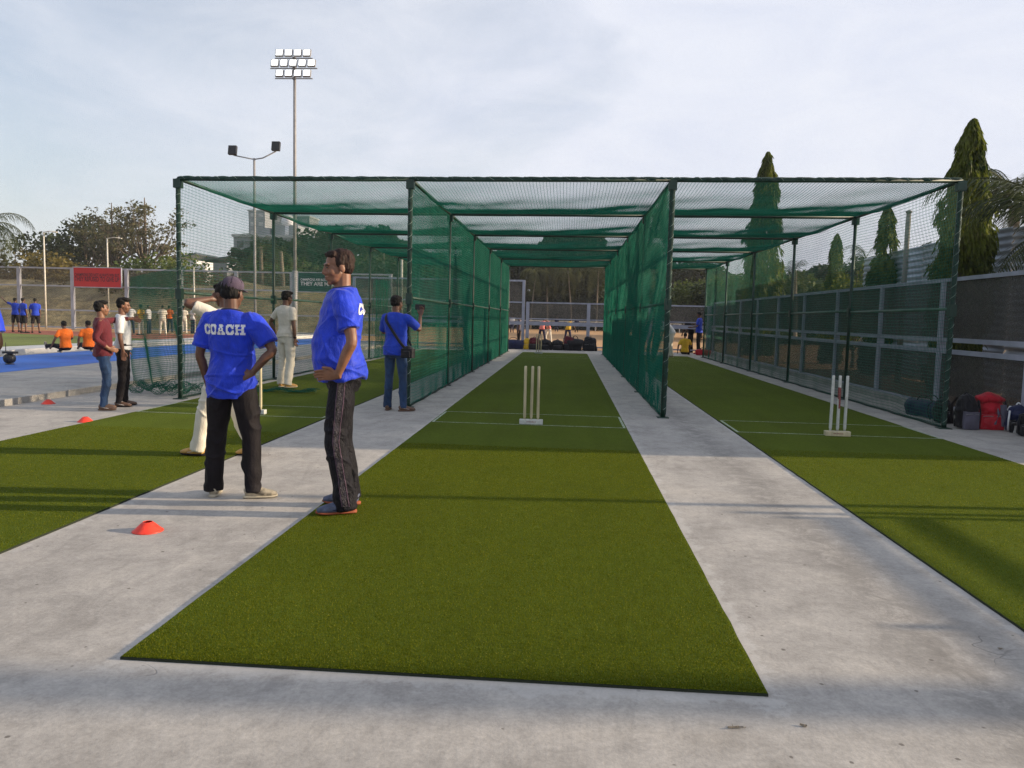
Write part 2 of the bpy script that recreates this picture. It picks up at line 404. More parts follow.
# ------------------------------------------------------------------ light and sky
SUN_EL, SUN_AZ = R(15.0), R(5.0)
sd = Vector((math.cos(SUN_AZ)*math.cos(SUN_EL), math.sin(SUN_AZ)*math.cos(SUN_EL), math.sin(SUN_EL)))
sl = bpy.data.lights.new('sun', 'SUN'); sl.energy = 4.3; sl.angle = R(.8); sl.color = (1, .81, .58)
so = bpy.data.objects.new('sun', sl); col.objects.link(so); so.rotation_euler = sd.to_track_quat('Z', 'Y').to_euler(); so.location = sd*60
w = bpy.data.worlds.new('World'); scene.world = w; w.use_nodes = True; nt = w.node_tree
bg = nt.nodes['Background']; sky = N(nt, 'ShaderNodeTexSky', sky_type='NISHITA'); sky.sun_disc = False
sky.sun_elevation = SUN_EL; sky.sun_rotation = R(90)-SUN_AZ; sky.air_density = 1.0; sky.dust_density = 2.0; sky.ozone_density = 1.0
tc = N(nt, 'ShaderNodeTexCoord'); mp = N(nt, 'ShaderNodeMapping'); nt.links.new(tc.outputs['Generated'], mp.inputs[0]); mp.inputs['Scale'].default_value = (1, 1, 2.6)
mp.inputs['Rotation'].default_value = (0, .35, .6)
n1 = tex(nt, mp.outputs[0], 1.5, 7, .55, .5); n2 = tex(nt, mp.outputs[0], 5.0, 6, .6, .6)
fac = math_(nt, 'ADD', math_(nt, 'MULTIPLY', n1, .8), math_(nt, 'MULTIPLY', n2, .2))
# thin high cloud: thickest to the right (towards the sun), thinner at the upper left
sxyz = N(nt, 'ShaderNodeSeparateXYZ'); nt.links.new(tc.outputs['Generated'], sxyz.inputs[0])
fac = math_(nt, 'ADD', fac, math_(nt, 'MULTIPLY', sxyz.outputs[0], .28))
fac = math_(nt, 'ADD', fac, math_(nt, 'MULTIPLY', math_(nt, 'ABSOLUTE', sxyz.outputs[2]), -.25))
cover = ramp(nt, fac, [(.22, (.45,)*3), (.50, (.96,)*3)])
cc = ramp(nt, n2, [(.3, (4.35, 4.6, 5.35)), (.7, (5.0, 5.15, 5.65))])
c = mixc(nt, cover, sky.outputs[0], cc)
nt.links.new(c, bg.inputs['Color']); bg.inputs['Strength'].default_value = .10
scene.view_settings.view_transform = 'Standard'; scene.view_settings.look = 'None'; scene.view_settings.gamma = 1
scene.view_settings.exposure = .84; scene.view_settings.use_curve_mapping = False
cy = scene.cycles
cy.use_denoising = True; cy.denoising_prefilter = 'NONE'; cy.max_bounces = 8; cy.diffuse_bounces = 3; cy.glossy_bounces = 2; cy.transparent_max_bounces = 24; cy.transmission_bounces = 4
cy.sample_clamp_indirect = 6
# ------------------------------------------------------------------ ground
def sheet(name, poly, z, mat, nsub=0):
    b = MB(); b.add([(p[0], p[1], z) for p in poly], [tuple(range(len(poly)))])
    return tag(b.build(name, mat), kind='structure')
sheet('ground', [(-440, -80), (440, -80), (440, 460), (-440, 460)], -.03, M['soil'])
sheet('dirt_field', [(-60, 12), (40, 12), (60, 110), (-90, 110)], -.022, M['dirt'])
b = MB(); b.prism([(-7.62, -8), (6.55, -8), (6.55, 33.3), (-7.62, 33.3)], -.3, 0.0)
tag(b.build('concrete_floor', M['concrete']), kind='structure')
# raised slab on the left with a real step
b = MB(); b.prism([(-14.9, -8), (-7.6, -8), (-7.6, 33), (-14.9, 40)], -.3, .09)
tag(b.build('raised_concrete_path', M['concrete2']), kind='structure')
sheet('blue_running_surface', [(-13.1, -8), (-10.15, -8), (-10.7, 16), (-10.9, 21), (-9.9, 33), (-11.9, 37), (-13.6, 27), (-13.9, 20)], .094, M['bluetarp'])
b = MB(); b.prism([(-15.2, -8), (-14.0, -8), (-14.2, 20), (-13.8, 30), (-12.1, 38.5), (-13.4, 38.5), (-15.0, 30), (-15.4, 20)], -.1, .22)
tag(b.build('white_kerb', M['kerbwhite']), kind='structure')
sheet('red_track', [(-15.2, -8), (-15.2, 20), (-14.9, 30), (-13.2, 39), (-22, 40.5), (-40, 40.5), (-40, -8)], -.014, M['track'])
sheet('sports_field', [(-15.7, -8), (-15.8, 20), (-15.4, 28.5), (-15.4, 31), (-20, 33.5), (-26.5, 35.2), (-40, 36.4), (-40, -8)], -.008, M['field'])
# green strip seen between the track and the blue surface
# dry grass bank behind the far fence
def bank(name, x0, x1, y0, y1, h, mat, nx=90, ny=14):
    xs = np.linspace(x0, x1, nx); ys = np.linspace(0, 1, ny); V = []
    for j, t in enumerate(ys):
        for i, x in enumerate(xs):
            z = h*(t*t*(3-2*t)) + .35*noise.noise(Vector((x*.35, t*4, 3)))*t
            V.append((x, y0+(y1-y0)*t, z-.05))
    F = [(j*nx+i, j*nx+i+1, (j+1)*nx+i+1, (j+1)*nx+i) for j in range(ny-1) for i in range(nx-1)]
    me = bpy.data.meshes.new('m'); me.from_pydata(V, [], F)
    return tag(link(name, me, mat, smooth=True), kind='structure')
bank('grass_bank', -60, -11, 46, 56, 3.3, M['bankgrass'])
bank('far_bank', -12, 60, 92, 108, 5.0, M['bankgrass'])

# ------------------------------------------------------------------ turf mats
MATS = [(-5.65, -3.10), (-1.713, .78), (2.12, 4.62)]
ML = ['artificial turf mat of the left lane, beside the two coaches in blue shirts',
      'artificial turf mat of the centre lane, its near corners both in view',
      'artificial turf mat of the right lane, running past the rucksacks by the fence']
def pile(x0, x1, y0, y1, n, parent):
    t = rng.random(n); y = y0 + (y1-y0)*(t**1.35); x = x0+.004 + (x1-x0-.008)*rng.random(n)
    h = .004+.005*rng.random(n); wd = .0009+.0009*rng.random(n)*(1+(y-y0)*.25)
    a = rng.random(n)*2*math.pi; lx = (rng.random(n)-.5)*.007; ly = (rng.random(n)-.5)*.007
    z0 = .012
    A = np.stack([x-wd*np.cos(a), y-wd*np.sin(a), np.full(n, z0)], 1); B = np.stack([x+wd*np.cos(a), y+wd*np.sin(a), np.full(n, z0)], 1)
    C = np.stack([np.clip(x+lx, x0, x1), y+ly, z0+h], 1)
    V = np.stack([A, B, C], 1).reshape(-1, 3); F = np.arange(3*n).reshape(-1, 3)
    o = link('turf_fibres', np_mesh(V, F, 3), M['pile'], parent); tag(o, kind='stuff'); return o
for i, (x0, x1) in enumerate(MATS):
    t = empty('turf_mat', ((x0+x1)/2, 2.8, 0)); tag(t, ML[i], 'turf mat', 'artificial turf mats of the practice lanes')
    ox, oy = (x0+x1)/2, 2.8; y1 = 29.9
    b = MB(); n = 160
    # slightly wavy edges
    L = [(x0-ox+.006*noise.noise(Vector((0, k*.9, i*9))), (2.8+(y1-2.8)*k/n)-oy) for k in range(n+1)]
    Rr = [(x1-ox+.006*noise.noise(Vector((5, k*.9, i*9))), (2.8+(y1-2.8)*k/n)-oy) for k in range(n+1)]
    for z, nm, mt, ins in ((.012, 'surface', M['turf'], 0), (.0105, 'edge', M['backing'], -.0015)):
        b = MB()
        V = [(l[0]+ins*-1*-1, l[1]+(ins if k == 0 else 0), z) for k, l in enumerate(L)] + [(r[0]-ins, r[1]+(ins if k == 0 else 0), z) for k, r in enumerate(Rr)]
        F = [(k, n+1+k, n+2+k, k+1) for k in range(n)]
        if nm == 'edge':
            base = len(V); V += [(v[0], v[1], 0) for v in V]
            F += [(k, k+1, base+k+1, base+k) for k in range(n)] + [(n+1+k+1, n+1+k, base+n+1+k, base+n+1+k+1) for k in range(n)] + [(0, base, base+n+1, n+1)]
        b.add(V, F); b.build(nm, mt, t)
    for yc, (xa, xb), wv in ((9.66, (x0+.02, x1-.02), .042), (10.74, (x0+.02, x1-.02), .042), (26.3, (x0+.02, x1-.02), .04), (27.5, (x0+.02, x1-.02), .04)):
        b = MB(); K = 24
        for k in range(K):
            xa_, xb_ = xa+(xb-xa)*k/K, xa+(xb-xa)*(k+1)/K
            w0, w1 = wv*(.55+.5*abs(noise.noise(Vector((k*.7, yc, i))))), wv*(.55+.5*abs(noise.noise(Vector(((k+1)*.7, yc, i)))))
            b.add([(xa_-ox, yc-oy-w0/2, .0165), (xb_-ox, yc-oy-w1/2, .0165), (xb_-ox, yc-oy+w1/2, .0165), (xa_-ox, yc-oy+w0/2, .0165)], [(0, 1, 2, 3)])
        b.build('crease_line', M['crease'], t)
    for xs in (x0+.03, x1-.03):
        b = MB(); b.box((xs-ox, 10.2-oy, .0155), (.03, 1.05, .001)); b.build('crease_line', M['crease'], t)
    p = pile(x0-ox, x1-ox, 0, 5.2 if i == 1 else 5.6, 330000 if i == 1 else 190000, t)

# ------------------------------------------------------------------ batting cage
XW = [-5.88, -2.32, 1.39, 5.14]; HC = 3.31; DY = 3.75; NB = 5
def PY(x, i): return 11.04 - .05*x + DY*i
cage = empty('batting_cage', (0, 11, 0)); tag(cage, 'green steel framed practice cage of three lanes hung with green netting', 'batting cage')
def ch(name, mb, mat, smooth=False): 
    o = mb.build(name, mat, cage, smooth) if isinstance(mb, MB) else link(name, mb, mat, cage, smooth)
    o.matrix_parent_inverse = Matrix.Translation((0, -11, 0)); return o
tops = {}
for wi, x in enumerate(XW):
    for i in range(NB+1):
        y = PY(x, i)
        jx, jy = random.uniform(-.012, .012), random.uniform(-.02, .02)
        b = MB(); b.tube([(x+jx, y+jy, 0), (x, y, HC)], .030 if i else .034, 10); b.box((x+jx, y+jy, .006), (.16, .16, .012))
        ch('post', b, M['steel'], True)
        b = MB(); b.box((x, y, HC-.07), (.11, .10, .13)); ch('corner_clamp', b, M['steel'])
        b = MB(); b.box((x, y, 1.60), (.09, .09, .16)); ch('rail_clamp', b, M['steel'])
    for i in range(NB):
        y0, y1 = PY(x, i), PY(x, i+1)
        b = MB(); b.tube([(x, y0, HC), (x, y1, HC)], .028, 8); ch('top_beam', b, M['steel'], True)
        b = MB(); b.tube([(x, y0, 1.62), (x, y1, 1.60)], .021, 8); ch('middle_rail', b, M['rail'], True)
        b = MB(); b.tube([(x+.02*math.sin(q*2.1+wi), y0+(y1-y0)*q/10, .022) for q in range(11)], .016, 6); ch('bottom_rope', b, M['wrap'], True)
for i in range(NB+1):
    for wi in range(3):
        xa, xb = XW[wi], XW[wi+1]
        b = MB(); b.tube([(xa, PY(xa, i), HC), (xb, PY(xb, i), HC)], .030, 8); ch('cross_beam', b, M['steel'], True)

def prisms(lines, r, nrm):
    """lines (L,K,3): many thin cords as three sided prisms; nrm: rough surface normal"""
    lines = np.asarray(lines, float); L, K, _ = lines.shape
    t = np.gradient(lines, axis=1); t /= np.linalg.norm(t, axis=2, keepdims=True)+1e-9
    nrm = np.broadcast_to(np.asarray(nrm, float), lines.shape)
    a = nrm - t*np.sum(nrm*t, 2, keepdims=True); a /= np.linalg.norm(a, axis=2, keepdims=True)+1e-9
    c = np.cross(t, a); V = []
    for k in range(3):
        an = 2*math.pi*k/3+.5
        V.append(lines + r*(math.cos(an)*a + math.sin(an)*c))
    V = np.stack(V, 2).reshape(-1, 3)                # index ((l*K+k)*3+j)
    l = np.arange(L)[:, None, None]; k = np.arange(K-1)[None, :, None]; j = np.arange(3)[None, None, :]
    b0 = (l*K+k)*3; j2 = (j+1) % 3
    F = np.stack([b0+j, b0+j2, b0+3+j2, b0+3+j], -1).reshape(-1, 4)
    return V, F
def net_mesh(fn, nu, nv, ku, kv, r, nrm):
    """fn(u,v) arrays in 0..1 -> (...,3).  nu cords of constant u, nv cords of constant v"""
    u = np.linspace(0, 1, nu)[:, None]*np.ones(ku); v = np.ones(nu)[:, None]*np.linspace(0, 1, ku)
    V1, F1 = prisms(fn(u, v), r, nrm)
    u2 = np.ones(nv)[:, None]*np.linspace(0, 1, kv); v2 = np.linspace(0, 1, nv)[:, None]*np.ones(kv)
    V2, F2 = prisms(fn(u2, v2), r, nrm)
    return np_mesh(np.concatenate([V1, V2]), np.concatenate([F1, F2+len(V1)]), 4)
def sn(a, b, s):
    return (np.sin(a*1.7+s)+np.sin(a*3.1+b*1.3+2*s)*.6+np.sin(b*2.3+a*.9+3*s)*.7)/2.3
def wall_net(x, y0, y1, z1, amp, seed, s=.046, r=.0019, mat='net', off=0.0, name='side_net'):
    def fn(u, v):
        y = y0+(y1-y0)*u; z = z1*(1-v)
        fr = np.sin(np.pi*((y-PY(x, 0))/DY % 1))             # pinned at posts
        xx = x+off + amp*sn(y*1.1, z*1.2, seed)*(.25+.75*np.abs(fr))*np.sin(np.pi*np.clip(v*1.02, 0, 1))**.5 + amp*.8*np.clip(v-.86, 0, 1)*7*sn(y*3, z, seed+2)
        zz = z - .03*np.abs(fr)*(1-v) + .02*sn(y*2, z, seed+5)*v
        return np.stack([xx, y+.02*sn(z*4, y, seed), np.maximum(zz, .006)], -1)
    me = net_mesh(fn, int((y1-y0)/s), int(z1/s), 24, int((y1-y0)/.22), r, (1, 0, 0))
    ch(name, me, M[mat])
yE = lambda x: PY(x, NB)
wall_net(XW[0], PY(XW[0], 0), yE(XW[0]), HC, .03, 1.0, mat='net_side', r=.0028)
wall_net(XW[1], PY(XW[1], 0), yE(XW[1]), HC, .016, 2.0, r=.0034)
wall_net(XW[2], PY(XW[2], 0), yE(XW[2]), HC, .014, 3.0, r=.0024)
wall_net(XW[2], PY(XW[2], 0), yE(XW[2]), HC, .014, 3.6, r=.0019, off=-.03)
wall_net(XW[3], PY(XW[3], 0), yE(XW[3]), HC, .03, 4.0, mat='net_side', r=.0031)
for wi in range(3):
    xa, xb = XW[wi], XW[wi+1]
    for i in range(NB):
        def fn(u, v, i=i, xa=xa, xb=xb, wi=wi):
            x = xa+(xb-xa)*u; y = 11.04-.05*x + DY*(i+v)
            z = HC+.015 - .105*np.sin(np.pi*v)*(.55+.45*np.sin(np.pi*u)) - .02*np.sin(np.pi*v)*sn(x*2, y*2, wi+i*1.7)
            return np.stack([x, y, z], -1)
        me = net_mesh(fn, int((xb-xa)/.048), int(DY/.048), 12, 14, .0029, (0, 0, 1))
        ch('roof_net', me, M['net'])
# net rolled and lashed round the front beam and the four front posts
def wrapped(p0, p1, r, seed, name, lash=.27):
    p0, p1 = Vector(p0), Vector(p1); L = (p1-p0).length; n = int(L/.03); pts = []; rs = []
    for k in range(n+1):
        t = k/n; p = p0.lerp(p1, t); d = t*L
        pts.append(p+Vector((0, 0, 1))*.006*noise.noise(Vector((d*3, seed, 0)))); rs.append(r*(.82+.28*abs(math.sin(d*math.pi/lash))**.5+.18*noise.noise(Vector((d*9, seed, 4)))))
    b = MB(); b.tube(pts, rs, 10); ch(name, b, M['wrap'], True)
    b = MB(); ax = (p1-p0).normalized(); s1 = ax.orthogonal().normalized(); s2 = ax.cross(s1); q_ = int(L/lash*9); pts = []
    for k in range(q_+1):
        a = 2*math.pi*k/9; tt = k/q_; tt += .004*math.sin(k*.7+seed); tt = min(max(tt, 0), 1)
        pts.append(p0.lerp(p1, tt)+(s1*math.cos(a)+s2*math.sin(a))*(r*(1.05+.04*math.sin(k*1.3))))
    b.tube(pts, .0034, 5)
    ch(name+'_lashing', b, M['lash'], True)
for wi in range(3):
    xa, xb = XW[wi], XW[wi+1]
    wrapped((xa, PY(xa, 0), HC+.01), (xb, PY(xb, 0), HC+.01), .030, wi*3.3, 'rolled_net')
wrapped((XW[0], PY(XW[0], 0)-.01, .03), (XW[0], PY(XW[0], 0)-.01, HC), .030, 11, 'gathered_net', .14)
wrapped((XW[1], PY(XW[1], 0)-.01, .03), (XW[1], PY(XW[1], 0)-.01, HC), .031, 12, 'gathered_net', .18)
wrapped((XW[2], PY(XW[2], 0)-.01, .03), (XW[2], PY(XW[2], 0)-.01, HC), .036, 13, 'gathered_net', .17)
wrapped((XW[3], PY(XW[3], 0)-.01, .03), (XW[3], PY(XW[3], 0)-.01, HC), .031, 14, 'gathered_net', .14)
# loose net pulled out to the left of the front left post, and a gathered curtain further back
def fn(u, v):
    x = XW[0]-.02 - 1.75*u; y = 11.5+1.5*u + .05*sn(v*6, u*5, 1); z = 2.02*(1-v) - .12*u*(1-v)
    return np.stack([x - .10*v*sn(u*7, v*3, 2), y + .5*np.clip(v-.75, 0, 1), np.maximum(z, .02+.02*(1+sn(u*9, v*20, 1)))], -1)
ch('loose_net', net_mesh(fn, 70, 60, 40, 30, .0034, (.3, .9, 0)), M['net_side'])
def heap(x0, x1, y0, dep, h, seed, n=26):
    def fn(u, v):
        x = x0+(x1-x0)*u; a = v*6.0
        return np.stack([x+.05*np.sin(a*3+u*7), y0+dep*(v-.5)+.08*np.sin(a*2+seed+u*4), np.maximum(.03, h*(.5+.5*sn(u*11, v*9, seed)))*np.ones_like(u)], -1)
    return net_mesh(fn, int(abs(x1-x0)/.035), n, 26, 26, .0026, (0, 0, 1))
o = ch('net_heap', heap(-7.0, -5.9, 11.9, .7, .22, 1), M['net_side'])
o = ch('net_heap', heap(-5.9, -4.2, 12.6, .25, .10, 2, 12), M['net_side'])
def fn(u, v):
    y = PY(XW[0], 3)+.1+1.0*u; fold = .13*np.sin(u*30)+.06*np.sin(u*57+1)
    return np.stack([XW[0]+.1+fold*(.5+.5*v)+.2*u, y+.05*np.cos(u*30)*v, 2.35*(1-v)+.03], -1)
ch('net_curtain', net_mesh(fn, 90, 48, 20, 60, .0026, (1, 0, 0)), M['net'])

# ------------------------------------------------------------------ stumps
def stumps(loc, mat, label, sc=1.0, printed=False, count=3):
    t = empty('cricket_stumps', loc, random.uniform(-.05, .05)); tag(t, label, 'cricket stumps', 'sets of spring stumps standing on the lanes')
    b = MB(); b.box((0, 0, .032), (.30, .085, .06)); b.build('base', M['whitewood'] if not printed else M['wood'], t, bevel=.006)
    for k in (-1, 0, 1)[:count]:
        b = MB(); lean = random.uniform(-.004, .004)
        b.tube([(k*.085, 0, .06), (k*.085, 0, .10), (k*.085+lean, 0, .70), (k*.085+lean, 0, .738), (k*.085+lean, 0, .744)], [.010, .0185, .0185, .0175, .012], 12)
        s = b.build('stump', mat, t, True)
        if printed and k == 0:
            b = MB(); b.tube([(k*.085, 0, .34), (k*.085+lean, 0, .60)], .0188, 12, cap=False); b.build('red_lettering_band', M['redprint'], s, True)
    b = MB()
    for q, wd in enumerate((.012, .008, .012, .01, .012, .008, .01)): b.box((-.05+q*.017, -.0432, .034), (wd, .0015, .012))
    b.build('base_print', M['redprint'], t)
    return t
stumps((-.431, 9.76, .012), M['wood'], 'pale wooden stumps in the middle of the centre mat, standing on a white base', printed=False)
stumps((3.338, 9.62, .012), M['whitewood'], 'white painted stumps on the right mat, the middle stump with red print', printed=True)
stumps((-4.10, 9.84, .012), M['wood'], 'pale stumps on the left mat, mostly hidden behind the coach in the cap')
stumps((-1.066, 29.0, .012), M['wood'], 'small distant stumps at the far end of the centre mat, in front of the bags')

# ------------------------------------------------------------------ fences
def fence(name, label, P0, P1, H, rails, nposts, infill, mat, pr=.05, rr=.03, cat='fence', group=None, posts=None, band=None):
    """P0,P1 ground ends; infill: list of (z0,z1,material)"""
    P0, P1 = Vector(P0), Vector(P1); d = P1-P0; L = d.length; ax = d.normalized(); nx = Vector((-ax.y, ax.x, 0)); rz = math.atan2(ax.y, ax.x)
    t = empty(name, P0, rz); tag(t, label, cat, group)
    ts = posts or [L*k/(nposts-1) for k in range(nposts)]
    for s_ in ts:
        b = MB(); b.box((s_, 0, H/2), (pr*2, pr*2, H)); b.build('post', mat, t)
    for (z, th) in rails:
        b = MB(); b.box((L/2, 0, z), (L, rr*2, th)); b.build('rail', mat, t)
    for a, c in zip(ts[:-1], ts[1:]):
        for (z0, z1, im) in infill:
            b = MB(); b.box(((a+c)/2, 0, (z0+z1)/2), (c-a-2*pr-.004, .006, z1-z0)); b.build('mesh_panel', im, t)
    return t
yp = [9.1+2.46*k for k in range(10)]+[33.4]
f = fence('mesh_fence', 'tall lilac grey panel fence with dark mesh along the right side of the cage', (6.1, 8.6, .0), (6.1, 33.5, .0), 2.14,
      [(2.13, .06), (1.17, .07), (.985, .07), (.10, .05)], 11, [(.13, .95, M['mesh_dark']), (1.205, 2.10, M['mesh_dark'])], M['galv'], .05, .035,
      posts=[.05]+[2.0+2.46*k for k in range(10)]+[24.85])
b = MB(); b.box((18.2, 0, .02), (30.5, .35, .10)); 
tag((lambda o: (setattr(o, 'location', (6.1, 0, .03)), setattr(o, 'rotation_euler', (0, 0, R(90))), o)[2])(b.build('fence_plinth', M['concrete2'])), kind='structure')
# open barrier nearer to the camera, two rails and no mesh: gives the long lines of shade
fence('rail_barrier', 'low grey two rail barrier beside the right mat, without any mesh', (6.1, 2.0, 0), (6.1, 5.9, 0), 1.22, [(1.12, .07), (.98, .07)], 3, [], M['galv'], .03, .03)
for k, y in enumerate((6.02, 6.24)):
    b = MB(); b.tube([(6.1, y, 0), (6.1, y, (1.3, 3.4)[k])], (.035, .045)[k], 8); b.box((6.1, y, .01), (.16, .16, .02))
    tag(b.build('gate_post', M['galv']), ('short grey pipe post nearer to the camera, at the end of the low barrier', 'tall grey pipe post farther from the camera, next to the mesh fence')[k], 'post', 'twin gate posts by the right fence')
fence('back_fence', 'low grey fence across the far end of the lanes, brown mesh above a thick rail', (-1.80, 33.5, 0), (6.05, 33.5, 0), 2.02,
      [(2.0, .06), (1.30, .05), (1.10, .16), (.12, .06)], 4, [(1.33, 1.96, M['mesh_back'])], M['galv'], .07, .03, posts=[.05, 2.68, 5.3, 7.8])
fence('tall_back_fence', 'tall grey fence panel rising above its neighbour left of the far stumps', (-9.5, 33.6, 0), (-1.92, 33.6, 0), 2.96,
      [(2.93, .07), (2.0, .06), (1.30, .05), (1.10, .14), (.12, .06)], 4, [(2.04, 2.89, M['mesh_back']), (1.33, 1.96, M['mesh_back'])], M['galv'], .06, .03, posts=[.05, 2.5, 5.0, 7.55])
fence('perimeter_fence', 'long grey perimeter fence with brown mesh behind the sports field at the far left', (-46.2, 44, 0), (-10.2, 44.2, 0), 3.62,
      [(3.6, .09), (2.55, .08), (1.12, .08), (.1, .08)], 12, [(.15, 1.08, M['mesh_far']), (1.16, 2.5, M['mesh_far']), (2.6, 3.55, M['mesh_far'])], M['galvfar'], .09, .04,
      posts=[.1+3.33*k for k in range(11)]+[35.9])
fence('boundary_rail', 'thin white boundary rail across the far dirt field', (-12, 84, 0), (30, 84, 0), 1.0, [(.98, .10), (.5, .06)], 15, [], M['polepale'], .05, .03)

# text as flat geometry
def text_mesh(s, size, bold=0.0, ext=0.0, sx=1.0, space=1.0):
    cu = bpy.data.curves.new('t', 'FONT'); cu.body = s; cu.size = size; cu.offset = bold; cu.align_x = 'CENTER'; cu.align_y = 'CENTER'; cu.extrude = ext; cu.space_character = space
    o = bpy.data.objects.new('t', cu); col.objects.link(o); dg = bpy.context.evaluated_depsgraph_get(); dg.update()
    me = bpy.data.meshes.new_from_object(o.evaluated_get(dg)); bpy.data.objects.remove(o)
    for v in me.vertices: v.co.x *= sx
    return me
def sign(name, label, c, wd, ht, mat, lines, tmat, edge):
    t = empty(name, c); tag(t, label, 'sign')
    b = MB(); b.box((0, 0, 0), (wd, .04, ht)); b.build('board', mat, t)
    b = MB()
    for z in (-ht/2, ht/2): b.box((0, -.005, z), (wd+.06, .06, .05))
    for x in (-wd/2, wd/2): b.box((x, -.005, 0), (.05, .058, ht-.05))
    b.build('frame', edge, t)
    for (s, size, z, x, wmax) in lines:
        me = text_mesh(s, size, size*.025)
        o = link('lettering', me, tmat, t); o.location = (x, -.023, z); o.rotation_euler = (R(90), 0, 0)
        xs = [v.co.x for v in me.vertices]; w_ = max(xs)-min(xs)
        o.scale = (min(1.6, wmax/w_), 1, 1)
c = (at(73, 267, 43.8)+at(122, 288, 43.8))/2
sign('red_banner', 'red banner with two lines of dark writing on the far left perimeter fence', c, 2.95, 1.16, M['signred'],
     [('CHAMPIONS DID NOT ALWAYS WIN BUT', .26, .13, -.02, 2.75), ('THEY REFUSED TO GIVE UP', .36, -.12, -.02, 2.75)], M['signdark'], M['galvfar'])
b = MB()
c = (at(297, 272, 43.8)+at(350, 293, 43.8))/2
sign('green_board', 'dark green board with white lettering on the fence behind the man in the blue shirt', c, 3.0, 1.12, M['signgreen'],
     [('CHAMPIONS ARE NOT BORN', .20, .14, -.35, 2.0), ('THEY ARE MADE', .30, -.10, -.25, 2.2)], M['print'], M['galvfar'])

# ------------------------------------------------------------------ poles and lamps
g = Vector((-13.72, 38, 0)); t = empty('floodlight_mast', g); tag(t, 'tall stadium floodlight mast with thirteen lit lamps', 'floodlight')
b = MB(); b.tube([(0, 0, 0), (0, 0, 3.4)], .13, 12); b.build('base_tube', M['pole'], t, True)
b = MB(); b.tube([(0, 0, 3.4), (0, 0, 9), (0, 0, 13.8)], [.085, .08, .07], 10); b.build('mast', M['pole'], t, True)
for zi, (z, n) in enumerate(((13.88, 4), (13.40, 5), (12.92, 4))):
    b = MB(); b.box((0, -.12, z-.215), (n*.47, .05, .04)); b.box((0, -.06, z-.20), (.14, .14, .10)); b.build('crossbar', M['pole'], t)
    for k in range(n):
        x = (k-(n-1)/2)*.455
        l = MB(); l.box((0, 0, 0), (.39, .10, .36)); Mx = Matrix.Rotation(R(-14), 4, 'X')
        for vi, v in enumerate(l.v): l.v[vi] = tuple(Mx @ Vector(v) + Vector((x, -.20, z)))
        h = l.build('lamp_housing', M['pole'], t)
        l = MB(); l.box((0, -.054, .015), (.31, .008, .28))
        for vi, v in enumerate(l.v): l.v[vi] = tuple(Mx @ Vector(v) + Vector((x, -.20, z)))
        l.build('lamp_glass', M['lamp'], h)
g = Vector((-14.95, 36, 0)); t = empty('street_lamp', g); tag(t, 'grey lamp post with two arms and two dark square unlit heads', 'lamp post')
b = MB(); b.tube([(0, 0, 0), (0, 0, 8.5)], [.075, .055], 8); b.build('pole', M['pole'], t, True)
for sx, zz in ((-1.0, .18), (1.05, .38)):
    b = MB(); b.tube([(0, 0, 8.45), (sx*.4, 0, 8.52), (sx, 0, 8.45+zz)], .03, 6); b.build('arm', M['pole'], t, True)
    b = MB(); b.box((sx*1.02, -.05, 8.45+zz+.22), (.38, .16, .42), M=Matrix.Rotation(R(-12), 3, 'X')); b.build('lamp_head', M['black'], t)
def pole(x, y, h, r, mat, label, name='pole', bend=0, arm=None, cat='pole', group=None):
    t = empty(name, (x, y, 0)); tag(t, label, cat, group)
    b = MB(); b.tube([(0, 0, -.05), (0, 0, h)], [r, r*.8], 8); b.build('shaft', mat, t, True)
    if arm:
        b = MB(); b.tube([(0, 0, h-.02), (arm*.5, 0, h+.05), (arm, 0, h+.03)], r*.5, 6); b.build('arm', mat, t, True)
        b = MB(); b.box((arm, 0, h+.0), (.22, .12, .05)); b.build('lamp_head', M['polepale'], t)
    else:
        b = MB(); b.ell((0, 0, h), (r, r, r*.6)); b.build('cap', mat, t, True)
    return t
pole(-30.4, 43, 5.6, .05, M['polepale'], 'pale pole with a short arm left of the red banner, before the far fence', 'lamp_pole', arm=.7, cat='lamp post')
pole(-30.6, 49.5, 5.9, .055, M['polepale'], 'pale pole with a short arm rising from behind the red banner', 'lamp_pole', arm=.9, cat='lamp post')
pole(at(400, 258, 34).x, 34.4, 3.85, .06, M['polepale'], 'short pale pole behind the man taking a photo', 'pole')
pole(at(193, 200, 41).x, 41, 3.6, .05, M['polepale'], 'thin pale pole by the crowd at the far left')
p = at(909, 212, 19.5); pole(p.x, 19.5, p.z, .075, M['concpole'], 'weathered concrete pole rising over the corrugated wall', 'utility_pole')

# ------------------------------------------------------------------ corrugated wall
t = empty('corrugated_wall', (9, 9.0, 0)); tag(t, 'pale blue grey wall of horizontal corrugated sheets behind the right fence', 'wall')
prof = []; z = 0
while z < 3.45: prof.append((.022*math.sin(z*2*math.pi/.15), z)); z += .0187
for k in range(8):
    ya, yb = -.4+k*2.0, -.4+(k+1)*2.0-.01; dz = random.uniform(-.04, .04); tilt = random.uniform(-.012, .012)
    V = [(p[0]+.004*k, ya, p[1]+dz) for p in prof] + [(p[0]+.004*k+tilt, yb, p[1]+dz+tilt*3) for p in prof]; n = len(prof)
    me = bpy.data.meshes.new('m'); me.from_pydata(V, [], [(i, i+1, n+i+1, n+i) for i in range(n-1)])
    o = link('corrugated_sheet', me, M['corr'], t, True); sm = o.modifiers.new('s', 'SOLIDIFY'); sm.thickness = .003
for k in range(8):
    b = MB(); b.box((.07, -.4+k*1.95, 1.65), (.06, .06, 3.3)); b.build('wall_post', M['concpole'], t)

